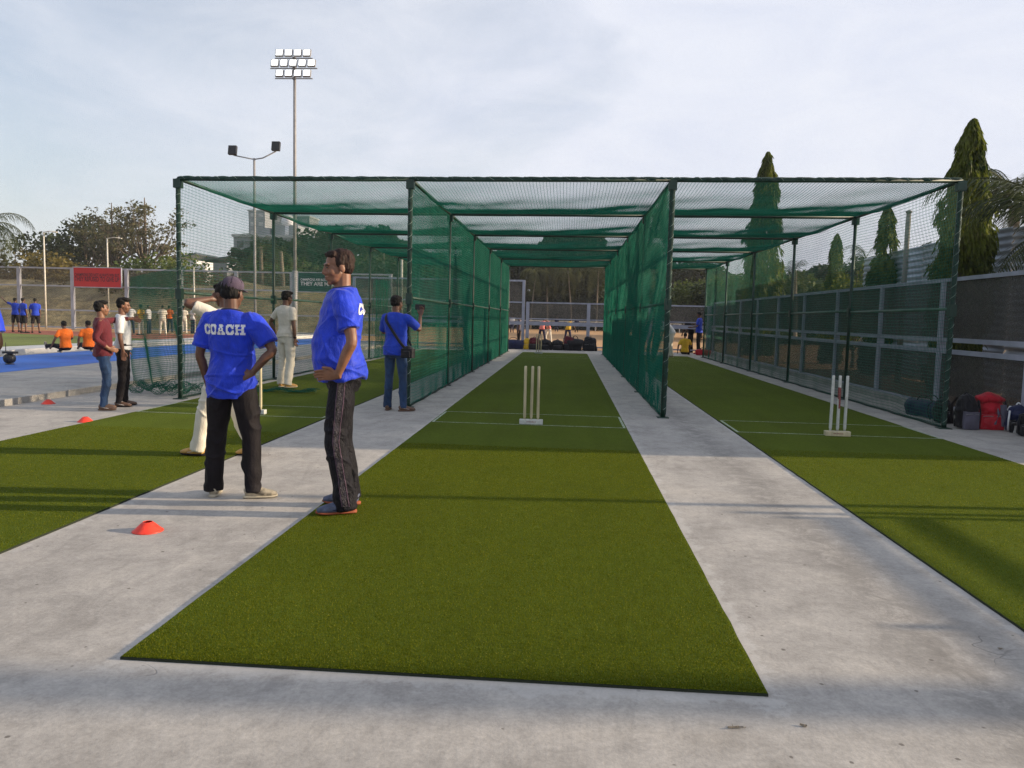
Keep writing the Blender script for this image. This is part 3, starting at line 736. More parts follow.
# ------------------------------------------------------------------ air
m_ = bpy.data.materials.new('haze'); m_.use_nodes = True; nt = m_.node_tree; nt.nodes.remove(nt.nodes['Principled BSDF'])
pv = N(nt, 'ShaderNodeVolumePrincipled'); pv.inputs['Color'].default_value = (.86, .89, .94, 1); pv.inputs['Density'].default_value = .00045
nt.links.new(pv.outputs[0], nt.nodes['Material Output'].inputs['Volume'])
b = MB(); b.box((0, 190, 24.5), (900, 560, 53)); tag(b.build('haze', m_), kind='stuff')
# ------------------------------------------------------------------ vegetation
def leaf_cards(P, nrm, size, aspect, rnd=1.0, droop=0.0):
    """P (n,3) centres, random oriented pointed leaves (two triangles folded)"""
    n = len(P)
    d = rng.normal(size=(n, 3)); d /= np.linalg.norm(d, axis=1, keepdims=True)
    d[:, 2] = d[:, 2]*.6 - droop; d /= np.linalg.norm(d, axis=1, keepdims=True)
    q = rng.normal(size=(n, 3)); s = np.cross(d, q); s /= np.linalg.norm(s, axis=1, keepdims=True)+1e-9
    sz = size*(.6+.8*rng.random(n))[:, None]
    a = P - d*sz*.5; b = P + d*sz*.5; m1 = P + s*sz*aspect*.5; m2 = P - s*sz*aspect*.5
    V = np.stack([a, m1, b, m2], 1).reshape(-1, 3); F = np.arange(4*n).reshape(-1, 4)
    return V, F
def blob_points(blobs, n, shell=.55):
    w_ = np.array([b[1][0]*b[1][1]*b[1][2] for b in blobs])**.7; w_ /= w_.sum()
    idx = rng.choice(len(blobs), n, p=w_); C = np.array([b[0] for b in blobs])[idx]; Rr = np.array([b[1] for b in blobs])[idx]
    d = rng.normal(size=(n, 3)); d /= np.linalg.norm(d, axis=1, keepdims=True)
    r = (shell+(1-shell)*rng.random(n)**.6)*(1+.12*rng.normal(size=n))
    P = C + d*Rr*r[:, None]
    k = vnoise(P*1.3/np.mean(Rr)**.5, 3) + .5*vnoise(P*3.1/np.mean(Rr)**.5, 8)
    return P[k > -.42]
def make_tree(name, w_, h, trunk_h, leaf, nleaf, lsize, seed, nblob=16, flat=1.0, bare=False, trunk_mat=None, multi=1):
    """local tree at the origin: returns root with trunk, crown"""
    rg = np.random.default_rng(seed); rnd = random.Random(seed)
    t = empty(name)
    b = MB(); tips = []
    cz0 = trunk_h
    for k in range(nblob):
        a = rnd.uniform(0, 2*math.pi); rr = (rnd.random()**.5)*w_*.36; zz = trunk_h + (h-trunk_h)*(.18+.62*rnd.random()*(1-.45*(rr/(w_*.36+1e-6))))
        tips.append(Vector((rr*math.cos(a), rr*math.sin(a), zz)))
    for mtr in range(multi):
        ox = (mtr-(multi-1)/2)*w_*.2
        top = Vector((ox*1.2, 0, trunk_h+(h-trunk_h)*.45)); r0 = .022*h+.05
        b.tube([(ox, 0, -.3), (ox+.02*h*rnd.uniform(-1, 1), 0, trunk_h*.5), (ox, 0, trunk_h), top, top+Vector((0, 0, (h-trunk_h)*.35))], [r0, r0*.8, r0*.65, r0*.4, r0*.12], 7)
    for p in tips:
        s = Vector((0, 0, trunk_h*rnd.uniform(.7, 1.1)))
        if multi > 1: s.x = (rnd.randrange(multi)-(multi-1)/2)*w_*.2
        mid = s.lerp(p, .5)+Vector((0, 0, -.05*h)); b.tube([s, mid, p], [.007*h+.02, .005*h+.012, .006], 5)
        if bare:
            for q in range(6):
                e = p+Vector((rnd.gauss(0, 1), rnd.gauss(0, 1), rnd.gauss(.2, .6)))*w_*.07
                b.tube([p.lerp(mid, rnd.random()*.6), e], [.018, .006], 4)
    b.build('trunk', trunk_mat or M['bark'], t, True)
    br = w_*.5*(1.9/max(nblob, 4)**.5)
    blobs = [((p.x, p.y, p.z), (br*rnd.uniform(.7, 1.2), br*rnd.uniform(.7, 1.2), br*flat*rnd.uniform(.55, .85))) for p in tips]
    if bare:
        blobs = [((p.x+rnd.gauss(0, w_*.05), p.y+rnd.gauss(0, w_*.05), p.z+rnd.gauss(0, w_*.04)), (br*.42, br*.42, br*.22)) for p in tips for _ in range(4)]
    P = blob_points(blobs, nleaf, .35 if bare else .5)
    V, F = leaf_cards(P, None, lsize, .55)
    link('crown', np_mesh(V, F, 4), leaf, t)
    return t
def place(t, x, y, rz=0, s=1.0, sz=None, label=None, cat='tree', group=None, z=0, sx=None):
    t.location = (x, y, z); t.rotation_euler = (0, 0, rz); t.scale = (sx or s, s, sz or s); return tag(t, label, cat, group)

GL = 'trees beyond the far left fence'
# left: olive brown bushy trees, dark spreading tree, sparse tall trees
A = make_tree('broadleaf_tree', 9.0, 6.0, 1.4, M['leaf_olive'], 5200, .34, 11, 18)
place(A, at(15, 250, 62).x, 62, .3, 1.0, 1.12, 'olive brown bushy tree at the left edge, below the palm fronds', group=GL)
c = copy_tree(A); place(c, at(62, 250, 60).x, 60, 2.0, 1.05, 1.02, 'olive brown bushy tree left of the red banner, under the dark spreading tree', group=GL)
c = copy_tree(A); place(c, at(108, 250, 58).x, 58, 4.1, .95, .80, 'low olive tree directly above the red banner', group=GL)
B_ = make_tree('spreading_tree', 13, 9.6, 3.5, M['leaf_dark'], 6500, .36, 23, 22, .55)
place(B_, at(85, 230, 72).x, 72, 0, 1.0, 1.18, 'dark green flat topped tree behind the olive bushes left of the sparse trees', group=GL)
C_ = make_tree('sparse_tree', 8.5, 10.8, 4.5, M['leaf_grey'], 2600, .26, 31, 26, .8, bare=True)
place(C_, at(112, 230, 66).x, 66, .5, .92, 1.10, 'thinly leaved tall tree above the red banner with sky showing through', group=GL)
c = copy_tree(C_); place(c, at(145, 230, 64).x, 64, 2.6, 1.0, 1.12, 'thinly leaved tall tree nearest the left post of the cage', group=GL)
D_ = make_tree('broadleaf_tree', 7.5, 6.0, 1.2, M['leaf_mid'], 5200, .32, 41, 16)
place(D_, at(155, 250, 55).x, 55, 0, 1.0, .96, 'green and brown tree just left of the front left cage post', group=GL)
E_ = make_tree('broadleaf_tree', 7.0, 5.0, .9, M['leaf_lime'], 4600, .30, 43, 15)
place(E_, at(178, 250, 58).x, 58, 0, .95, 1.15, 'yellow green tree seen directly behind the front left cage post', group=GL)
# hedge line behind the fence seen through the left lane
GM = 'trees seen through the left side net'
c = copy_tree(E_); place(c, at(205, 260, 60).x, 60, 1, 1.15, .82, 'low bright green tree in front of the small white sheds', group=GM)
c = copy_tree(D_); place(c, at(232, 260, 62).x, 62, 2, 1.2, .74, 'low green tree behind the coach cap', group=GM)
F_ = make_tree('broadleaf_tree', 10, 9.0, 1.6, M['leaf_dark'], 7000, .36, 47, 20)
F2 = make_tree('broadleaf_tree', 10, 9.0, 1.2, M['leaf_mid'], 7000, .34, 53, 20)
place(F2, at(277, 250, 66).x, 66, 0, .82, .80, 'green tree in front of the grey apartment block', group=GM)
place(F_, at(318, 250, 72).x, 72, 1, 1.0, .76, 'dark green tree behind the floodlight mast', group=GM)
for k, (px, Y, s, sz, src, lb) in enumerate([
    (352, 70, 1.1, .85, F2, 'green tree right above the head of the man in the blue shirt'),
    (384, 66, 1.05, .88, F_, 'dark green tree behind the pale short pole'),
    (415, 72, 1.1, .90, F2, 'green tree behind the second cage post from the left'),
    (303, 78, .8, .86, F2, 'green tree rising left of the man in the blue shirt')]):
    c = copy_tree(src); place(c, at(px, 250, Y).x, Y, k*1.3+.4, s, sz, lb, group=GM)
# a wood that closes the view behind the dirt field
def wood(name, xs, y0, y1, zf, n, leaf, size, seed):
    x = rng.uniform(xs[0], xs[1], n); y = rng.uniform(y0, y1, n)
    top = zf(x) + 1.1*vnoise(np.stack([x*.25, y*.1, x*0], 1), seed) + .7*vnoise(np.stack([x*.7, y*.3, x*0], 1), seed+1)
    z = top*(1-rng.random(n)**1.25*.98)
    P = np.stack([x, y, z], 1); k = vnoise(P*.55, seed+3)+.5*vnoise(P*1.4, seed+5); P = P[k > -.75]
    V, F = leaf_cards(P, None, size, .6); o = link(name, np_mesh(V, F, 4), leaf); return tag(o, kind='stuff')
wood('distant_woodland', (-40, 4), 88, 97, lambda x: 9.6+1.6*np.sin(x*.22+1), 60000, M['leaf_dark'], .60, 5)
wood('distant_woodland', (0, 60), 90, 100, lambda x: 8.2+1.5*np.sin(x*.17+.6), 60000, M['leaf_dark'], .60, 9)
wood('roadside_bushes', (10.5, 30), 52, 62, lambda x: 4.3+.5*np.sin(x*.5), 14000, M['leaf_mid'], .42, 15)

def make_palm(name, h, lean, nf, fl, leaf, seed, r=.14, droop=1.0, tilt0=None, nleaflet=34):
    rnd = random.Random(seed); t = empty(name)
    pts = [Vector((lean[0]*(k/6)**1.6, lean[1]*(k/6)**1.6, h*k/6)) for k in range(7)]
    b = MB(); b.tube(pts, [r*1.35, r*1.05, r, r*.95, r*.9, r*.85, r*.95], 9); b.build('trunk', M['palmbark'], t, True)
    top = pts[-1]; V = []; F = []; rb = MB()
    for f in range(nf):
        a = 2*math.pi*f/nf*2.39996*nf/(2*math.pi) ; el = rnd.uniform(-.45, 1.15) if tilt0 is None else rnd.uniform(*tilt0)
        L = fl*rnd.uniform(.8, 1.1); K = 12; p = top.copy(); e = el; line = [p.copy()]; az = a+rnd.uniform(-.2, .2)
        for k in range(K):
            p = p + Vector((math.cos(az)*math.cos(e), math.sin(az)*math.cos(e), math.sin(e)))*L/K; e -= droop*(.10+.17*k/K)*1.1; e = max(e, -1.45); line.append(p.copy())
        rb.tube(line, [.028*(1-.85*k/K)*fl/3 for k in range(K+1)], 4)
        for q in range(nleaflet):
            s = .12+.88*q/nleaflet; x = s*K; i = min(int(x), K-1); c = line[i].lerp(line[i+1], x-i); tg = (line[i+1]-line[i]).normalized()
            sd_ = tg.cross(Vector((0, 0, 1))); 
            if sd_.length < .01: sd_ = Vector((1, 0, 0))
            sd_.normalize(); ll = fl*.27*math.sin(math.pi*min(1, .16+.8*s))**.6*rnd.uniform(.8, 1.15)
            for sg in (-1, 1):
                d = (sd_*sg*.75 + tg*.55 + Vector((0, 0, -.35-.45*rnd.random()))).normalized(); wv = tg*(.013 if fl < 3 else .018)*fl/3
                m1 = c+d*ll*.5+Vector((0, 0, .02)); e1 = c+d*ll+Vector((0, 0, (-.10 if fl < 3 else -.22)*ll))
                n0 = len(V); V += [c-wv, c+wv, m1+wv*.9, m1-wv*.9, e1]; F += [(n0, n0+1, n0+2, n0+3), (n0+3, n0+2, n0+4, n0+4)]
    me = bpy.data.meshes.new('m'); me.from_pydata([tuple(v) for v in V], [], [f if len(set(f)) == 4 else f[:3] for f in F]); me.update()
    link('fronds', me, leaf, t); rb.build('frond_stems', M['leaf_palm_dry'], t)
    return t
Pa = make_palm('palm_tree', 6.2, (.5, 0), 19, 3.2, M['leaf_palm'], 3)
place(Pa, at(-40, 240, 40).x, 41, 0, .95, None, 'palm tree at the far left edge with fronds reaching into the sky', 'palm tree', z=-.2)
Pb = make_palm('palm_tree', 5.4, (.3, 0), 17, 2.2, M['leaf_palm'], 5, nleaflet=22)
place(Pb, at(238, 262, 66).x, 66, 1, 1.0, .96, 'small palm beside the sheds, seen through the left net', 'palm tree', 'palms behind the left lane')
c = copy_tree(Pb); place(c, at(262, 250, 62).x, 62, 2.2, 1.25, 1.22, 'palm in front of the apartment block, left of the floodlight mast', 'palm tree', 'palms behind the left lane')
c = copy_tree(Pb); place(c, at(285, 250, 60).x, 60, 3.9, 1.2, 1.12, 'palm directly behind the floodlight mast', 'palm tree', 'palms behind the left lane')
Pc = make_palm('palm_tree', 6.6, (.5, .2), 22, 3.3, M['leaf_palm_dry'], 8, r=.075, droop=1.35, tilt0=(-.6, .75), nleaflet=26)
GP = 'palms behind the dirt field'
for k, (px, Y, s, rz, lb) in enumerate([
    (531, 86, 1.02, 0, 'leftmost palm with a pale trunk beyond the dirt field'),
    (548, 87.2, 1.12, 1.7, 'second palm from the left beyond the dirt field'),
    (572, 86, 1.08, 3.0, 'middle palm with hanging fronds beyond the dirt field'),
    (597, 87, 1.20, 4.4, 'palm right of the middle one, its crown touching the divider net'),
    (640, 86, 1.15, 5.3, 'palm with yellowish fronds hidden by the right divider net'),
    (470, 87.5, 1.1, 2.3, 'palm hidden by the left divider net'),
    (722, 84, 1.0, .9, 'palm with a bright crown top behind the far end of the right lane')]):
    c = Pc if k == 0 else copy_tree(Pc); x = at(px, 300, Y).x; place(c, x, Y, rz, s, s*.93, lb, 'palm tree', GP)

def mast_tree(name, h, rad, n, seed, lsize=.30, base=.0):
    rg = np.random.default_rng(seed); t = empty(name); b = MB(); b.tube([(0, 0, -.1), (0, 0, h*.5), (0, 0, h*.97)], [.10, .07, .01], 7); b.build('trunk', M['bark'], t, True)
    u = rg.random(n); z = base + (h-base)*u**1.15
    prof = np.interp((z-base)/(h-base), [0, .1, .35, .6, .8, .92, 1], [.75, .92, 1, .84, .62, .36, .06])*rad
    a = rg.random(n)*2*math.pi
    P0 = np.stack([np.cos(a)*.9, np.sin(a)*.9, z*1.0], 1); lump = 1+.24*vnoise(P0*2.3+seed, 2)+.32*vnoise(P0*5.2+seed, 4)
    rr = prof*(.30+.70*rg.random(n)**.45)*lump
    P = np.stack([rr*np.cos(a), rr*np.sin(a), z], 1)
    keep = vnoise(np.stack([P[:, 0]*5, P[:, 1]*5, P[:, 2]*2.0], 1), 7) > -.22; P = P[keep]; a = a[keep]; m_ = len(P)
    d = np.stack([np.cos(a)*.32+rg.normal(0, .18, m_), np.sin(a)*.32+rg.normal(0, .18, m_), -.85-.25*rg.random(m_)], 1); d /= np.linalg.norm(d, axis=1, keepdims=True)
    s = np.cross(d, rg.normal(size=(m_, 3))); s /= np.linalg.norm(s, axis=1, keepdims=True)
    L = (lsize*(.6+.8*rg.random(m_)))[:, None]; wv = s*L*.11
    q = P+d*L*.5+np.array([0, 0, .01]); e = P+d*L
    V = np.stack([P-wv*.4, P+wv*.4, q+wv, e, q-wv], 1).reshape(-1, 3); F = np.arange(5*m_).reshape(-1, 5)
    link('drooping_leaves', np_mesh(V, F, 5), M['leaf_mast'], t); return t
GT = 'columnar mast trees behind the right fence'
T = mast_tree('mast_tree', 5.6, .54, 36000, 1, .15); place(T, 8.05, 16.6, 0, 1, None, 'tallest looking mast tree, right of the front right cage post', 'mast tree', GT)
T = mast_tree('mast_tree', 8.55, .74, 30000, 2, .24); place(T, 8.2, 33.8, 0, 1, None, 'mast tree poking above the cage roof over the right lane', 'mast tree', GT)
T = mast_tree('mast_tree', 4.75, .42, 14000, 3, .18); place(T, at(886, 240, 22.5).x, 22.5, 0, 1, None, 'medium mast tree left of the corrugated wall', 'mast tree', GT)
T = mast_tree('mast_tree', 4.55, .34, 9000, 4, .20); place(T, at(836, 260, 28).x, 28, 0, 1, None, 'small yellowish mast tree behind the third bay of the right side net', 'mast tree', GT)
G_ = make_tree('broadleaf_tree', 4.2, 3.9, .7, M['leaf_lime'], 4200, .2, 61, 12)
place(G_, at(858, 262, 25.5).x, 25.5, 0, .5, .95, 'yellow green bush between the two smaller mast trees', 'tree')
c = copy_tree(Pb); place(c, at(866, 250, 36).x, 36, 1.1, .62, .80, 'small palm top showing left of the medium mast tree', 'palm tree', 'palms behind the right fence')
c = copy_tree(Pb); place(c, at(800, 250, 50).x, 50, 2.4, .8, .86, 'distant palm top above the green bushes behind the right net', 'palm tree', 'palms behind the right fence')
for k, (px, Y, s, sz, src, lb) in enumerate([
    (738, 60, .8, .62, F_, 'dark round tree behind the tall mast tree'),
    (800, 58, .85, .66, F2, 'green tree left of the small yellowish mast tree'),
    (850, 56, .8, .62, F_, 'dark tree behind the yellow green bush'),
    (705, 64, .9, .66, F2, 'green tree over the far end of the right lane')]):
    c = copy_tree(src); place(c, at(px, 260, Y).x, Y, k*1.9, s, sz, lb, group='trees behind the right side net')
# palms at the right edge
Pd = make_palm('palm_tree', 4.1, (.1, 0), 30, 2.2, M['leaf_palm'], 12, r=.13, tilt0=(.15, 1.35), nleaflet=44)
place(Pd, at(1012, 200, 18).x, 18, 0, .93, .98, 'dark upright palm beside the tall mast tree at the right edge', 'palm tree', 'palms at the right edge')
Pe = make_palm('palm_tree', 2.6, (0, 0), 13, 2.7, M['leaf_palm'], 17, r=.14, tilt0=(.3, 1.15), droop=.85, nleaflet=40)
place(Pe, 8.1, 12.9, 1.2, 1.0, None, 'low palm arching long fronds over the right fence', 'palm tree', 'palms at the right edge')
c = copy_tree(Pd); place(c, 14.0, 3.9, 1.0, 1.3, 1.9, 'tall palm standing off to the right of the mats', 'palm tree', 'palms at the right edge')

# ------------------------------------------------------------------ buildings behind
def building(name, label, c, wd, dp, h, wall, floors, cols, tops=(), glass=M['glass']):
    t = empty(name, c); tag(t, label, 'building')
    b = MB(); b.box((0, 0, h/2), (wd, dp, h)); b.build('wall', wall, t)
    b = MB(); b.box((0, 0, h+.25), (wd+.6, dp+.6, .5)); b.build('roof', M['plasterpale'], t)
    for (x, w_, hh) in tops:
        b = MB(); b.box((x, 0, h+.5+hh/2), (w_, dp*.5, hh)); b.build('roof_room', wall, t)
    for f in range(floors):
        for k in range(cols):
            x = -wd/2+wd*(k+.5)/cols; z = h*(f+.55)/floors
            b = MB(); b.box((x, -dp/2-.04, z), (wd/cols*.5, .06, h/floors*.42)); b.build('window', glass, t)
    return t
p = at(285, 275, 150); t = building('apartment_block', 'grey apartment block behind the trees with a white dome on its roof', (p.x, 150, 0), 15.5, 12, 15.2, M['plaster'], 5, 6, ((1.2, 5, 2.2), (-3.0, 2.4, 1.6)))
b = MB(); b.ell((1.5, -2, 18.6), (1.4, 1.4, 1.4)); b.tube([(1.5, -2, 15.6), (1.5, -2, 17.8)], 1.1, 12); b.build('roof_dome', M['print'], t, True)
p = at(262, 220, 260); building('high_rise', 'hazy high rise tower farther back, the left one of two', (p.x, 260, 0), 5.6, 9, 34.5, M['plaster'], 12, 2, glass=M['plasterpale'])
p = at(296, 220, 270); building('high_rise', 'hazy wide high rise tower farther back, the right one of two', (p.x, 270, 0), 13, 10, 34.0, M['plaster'], 12, 4, glass=M['plasterpale'])
def shed(label, px, Y, wd, h, wall):
    p = at(px, 262, Y); t = empty('shed', (p.x, Y, 0)); tag(t, label, 'shed', 'small sheds seen through the left side net')
    b = MB(); b.box((0, 0, h/2), (wd, 5, h)); b.build('wall', wall, t)
    b = MB(); b.add([(-wd/2-.4, -3, h), (wd/2+.4, -3, h+.9), (wd/2+.4, 3, h+.9), (-wd/2-.4, 3, h)], [(0, 1, 2, 3)]); o = b.build('roof', M['glass'], t); s = o.modifiers.new('s', 'SOLIDIFY'); s.thickness = .2
    for k in (-1, 1):
        b = MB(); b.box((k*wd*.25, -2.53, h*.6), (wd*.16, .06, h*.22)); b.build('window', M['glass'], t)
shed('small white shed left of the sloping roof', 192, 96, 3.2, 7.4, M['print'])
shed('wide grey shed with a sloping roof right of the white shed', 212, 104, 6.5, 7.6, M['plaster'])
# ------------------------------------------------------------------ people
def V3(*a): return Vector(a)
def smoothpath(pts, rs, sub=4):
    """Catmull-Rom resample of points and radii"""
    n = len(pts); P = []; Q = []
    for i in range(n-1):
        p0, p1, p2, p3 = pts[max(i-1, 0)], pts[i], pts[i+1], pts[min(i+2, n-1)]
        r1, r2 = rs[i], rs[i+1]
        for s in range(sub):
            t = s/sub; t2 = t*t; t3 = t2*t
            P.append(.5*((2*p1)+(p2-p0)*t+(2*p0-5*p1+4*p2-p3)*t2+(3*p1-p0-3*p2+p3)*t3))
            w_ = t*t*(3-2*t); Q.append(tuple(a*(1-w_)+b*w_ for a, b in zip(r1, r2)) if isinstance(r1, tuple) else r1*(1-w_)+r2*w_)
    P.append(pts[-1]); Q.append(rs[-1]); return P, Q
def add_limb(mb, pts, rs, n=12, side=None, sub=4):
    P, Q = smoothpath([Vector(p) for p in pts], rs, sub); mb.tube(P, Q, n, side)
def add_hand(mb, wst, fd, th, curl, k, detail=True):
    fd = Vector(fd).normalized(); th = Vector(th); th = (th-fd*th.dot(fd)).normalized(); pn = fd.cross(th)
    pnn = pn
    if curl < 0: pnn = -pn; curl = -curl
    mb.tube([wst-fd*.02*k, wst+fd*.02*k, wst+fd*.055*k, wst+fd*.092*k], [(.026*k, .020*k), (.034*k, .018*k), (.041*k, .017*k), (.040*k, .013*k)], 12, side=th)
    if not detail:
        mb.ell(wst+fd*.12*k+pnn*.02*k*curl, (.035*k, .035*k, .03*k)); return
    for j, (o, L) in enumerate(((-.031, .062), (-.0105, .076), (.0105, .082), (.031, .072))):
        p = wst+fd*.085*k+th*o*k; d = fd.copy(); pts = [p-fd*.03*k, p]; ang = curl*(.35+.04*j)
        for s_ in (.42, .33, .25):
            ang2 = ang; d = (d*math.cos(ang2)+pnn*math.sin(ang2)).normalized(); pts.append(pts[-1]+d*L*s_*k); ang = curl*.55
            # keep bending in the plane of d and palm normal
            pnn_l = (pnn-d*pnn.dot(d)); 
            if pnn_l.length > .05: pnn_l.normalize()
        mb.tube(pts, [.0095*k, .0098*k, .0090*k, .0084*k, .0070*k], 8)
    p = wst+fd*.02*k+th*.025*k; d = (th*.65+fd*.75+pnn*.25).normalized(); d2 = (th*.25+fd*.95+pnn*.35).normalized()
    mb.tube([p-th*.01*k, p+d*.035*k, p+d*.035*k+d2*.030*k, p+d*.035*k+d2*.052*k], [.014*k, .0115*k, .0105*k, .0085*k], 8)

LET = {'C': ['.#####.#', '########', '###..###', '##....##', '##......', '##....##', '###..###', '########', '.######.'],
       'O': ['.######.', '########', '###..###', '##....##', '##....##', '##....##', '###..###', '########', '.######.'],
       'A': ['..####...', '..#####..', '...###...', '..##.##..', '..##.##..', '..#####..', '.##...##.', '####.####', '####.####'],
       'H': ['####.####', '####.####', '.##...##.', '.##...##.', '.#######.', '.##...##.', '.##...##.', '####.####', '####.####']}
class Person:
    def __init__(s, label, loc, rz, H, outfit, arms, legs, lean=0.0, side=0.0, head=(0, 0, 0), fine=.012, skin='skin', belly=0.0, build=1.0,
                 group=None, seat=None, hairstyle='short', twist=0.0, extras=None, base_z=0.0):
        s.k = k = H/1.75; s.fine = fine; s.detail = fine <= .0125
        s.root = empty('person', (loc[0], loc[1], base_z), rz); tag(s.root, label, 'person', group)
        s.lean = lean; s.side = side; s.twist = twist; s.belly = belly; s.bd = build
        # legs first to find the pelvis height
        s.legs = {}
        hz = 0
        LT, LS = .43*k, .42*k
        low = 9
        for q, sg in (('L', -1), ('R', 1)):
            td, sdv, toe = legs[q]; td = Vector(td).normalized(); sdv = Vector(sdv).normalized()
            hip = V3(sg*.088*k, 0, 0); knee = hip+td*LT; ank = knee+sdv*LS
            s.legs[q] = [hip, knee, ank, Vector(toe).normalized()]; low = min(low, ank.z)
        pz = (.085*k-low) if seat is None else seat
        s.pz = pz
        for q in 'LR':
            for i in range(3): s.legs[q][i] = s.legs[q][i]+V3(0, 0, pz)
        s.build_body(arms, head, skin, outfit, hairstyle)
    def S(s, z):
        """point and axes of the spine at standing height z (for 1.75 m)"""
        k = s.k; zz = z-.90; n = 24; p = V3(0, 0, s.pz); 
        if zz <= 0: return p+V3(0, 0, zz*k), V3(1, 0, 0), V3(0, 1, 0)
        a = 0
        for i in range(n):
            h = zz*(i+.5)/n; f = min(1, h/.40); a = s.lean*f; b = s.side*f
            d = V3(math.sin(b), math.sin(a)*math.cos(b), math.cos(a)*math.cos(b)); p = p+d*(zz/n)*k
        f = min(1, zz/.40); a = s.lean*f; b = s.side*f; tw = s.twist*f
        up = V3(math.sin(b), math.sin(a)*math.cos(b), math.cos(a)*math.cos(b)).normalized()
        x = V3(math.cos(tw), math.sin(tw), 0); x = (x-up*up.dot(x)).normalized(); y = up.cross(x)
        return p, x, y
    def torso(s, mb, zs, infl, hem=None):
        k = s.k; bd = s.bd
        tab = [(.78, .120, .085, 0), (.84, .150, .105, -.005), (.90, .168, .120, -.008), (.96, .166, .122, 0), (1.04, .152, .112, .01), (1.12, .146, .108, .012), (1.20, .154, .114, .01),
               (1.28, .166, .118, .004), (1.34, .172, .116, 0), (1.40, .172, .104, -.008), (1.44, .150, .088, -.012), (1.475, .105, .072, -.012), (1.50, .066, .060, -.008)]
        pts = []; rs = []; sd_ = []
        for z in zs:
            rx = float(np.interp(z, [t[0] for t in tab], [t[1] for t in tab]))*bd; ry = float(np.interp(z, [t[0] for t in tab], [t[2] for t in tab]))*(.5+.5*bd)
            oy = float(np.interp(z, [t[0] for t in tab], [t[3] for t in tab]))
            bl = s.belly*math.exp(-((z-1.08)/.13)**2)
            p, x, y = s.S(z); iz = infl
            if hem and z < hem[1]: iz = infl + hem[0]*(hem[1]-z)/(hem[1]-zs[0])
            pts.append(p+y*(oy+bl*.6)*k); rs.append(((rx+iz+bl*.35)*k, (ry+iz+bl*.75)*k)); sd_.append(x)
        mb.tube(pts, rs, 24, side=sd_)
    def shoulder(s, sg, dx=.178, z=1.415):
        p, x, y = s.S(z); return p+x*sg*dx*s.k*(.35+.65*s.bd)-y*.008*s.k
    def build_body(s, arms, head, skin, outfit, hairstyle):
        k = s.k; root = s.root
        b = MB(); s.torso(b, [.80, .86, .9, .96, 1.04, 1.12, 1.2, 1.28, 1.34, 1.4, 1.44, 1.475, 1.5], -.006)
        s.arm = {}
        for q, sg in (('L', -1), ('R', 1)):
            u, f, hd, th, curl = arms[q][:5]; u = Vector(u).normalized(); f = Vector(f).normalized()
            sh = s.shoulder(sg); el = sh+u*.285*k; wr = el+f*.245*k; s.arm[q] = (sh, el, wr, u, f)
            inn = s.S(1.40)[0]+s.S(1.40)[1]*sg*.09*k
            add_limb(b, [inn, sh, sh.lerp(el, .45), el, el.lerp(wr, .35), wr], [.055*k, .055*k, .046*k, .037*k, .037*k, .025*k])
            add_hand(b, wr, hd, th, curl, k*1.0, s.detail)
            hip, kn, an, toe = s.legs[q]
            add_limb(b, [hip+V3(0, 0, .02*k), hip.lerp(kn, .4), kn, kn.lerp(an, .35), an], [.080*k, .076*k, .052*k, .053*k, .036*k])
            b.tube([an+V3(0, 0, .0), an+toe*.05*k-V3(0, 0, .035*k), an+toe*.15*k-V3(0, 0, .052*k)], [.036*k, .034*k, .022*k], 8)
        # neck and head
        pn, nx, ny = s.S(1.46); yaw, pit, rol = head
        hp, hx, hy = s.S(1.575)
        base = Matrix((hx, hy, hx.cross(hy))).transposed()
        Hm = base @ Matrix.Rotation(yaw, 3, 'Z') @ Matrix.Rotation(pit, 3, 'X') @ Matrix.Rotation(rol, 3, 'Y')
        if s.lean > .5: Hm = Matrix.Rotation(yaw, 3, 'Z') @ Matrix.Rotation(pit, 3, 'X')
        hc = hp+(Hm @ V3(0, .02, .062))*k; s.hc = hc; s.Hm = Hm
        def hpnt(x, y, z): return hc+(Hm @ V3(x, y, z))*k
        s.hpnt = hpnt
        b.tube([pn-V3(0, 0, .03*k), pn.lerp(hpnt(0, -.03, -.06), .5), hpnt(0, -.028, -.045)], [.064*k, .056*k, .055*k], 12)
        def E(x, y, z, rx, ry, rz, rot=None):
            MM = Hm @ (rot if rot else Matrix.Identity(3)); b.ell(hpnt(x, y, z), (rx*k, ry*k, rz*k), MM, 18, 12)
        E(0, -.018, .033, .073, .092, .080); E(0, .022, -.022, .060, .068, .088); E(0, .030, -.070, .049, .052, .042); E(0, .064, -.098, .022, .018, .017)
        E(.034, .052, -.028, .026, .028, .030); E(-.034, .052, -.028, .026, .028, .030)
        E(0, .073, .024, .050, .016, .012); E(0, .083, -.060, .024, .013, .008); E(0, .081, -.074, .021, .012, .008)
        b.tube([hpnt(0, .080, .020), hpnt(0, .093, -.008), hpnt(0, .101, -.028), hpnt(0, .087, -.040)], [.008*k, .010*k, .0130*k, .010*k], 8)
        E(.014, .090, -.034, .010, .010, .008); E(-.014, .090, -.034, .010, .010, .008)
        for sg in (-1, 1): E(sg*.074, -.008, -.010, .009, .020, .032, Matrix.Rotation(-.15, 3, 'X'))
        vx = s.fine*.62 if s.fine > .012 else .0055
        if s.fine <= .006: vx = .0042
        me = remesh(b, vx, 3)
        s.body = link('body', me, M[skin], root, True)
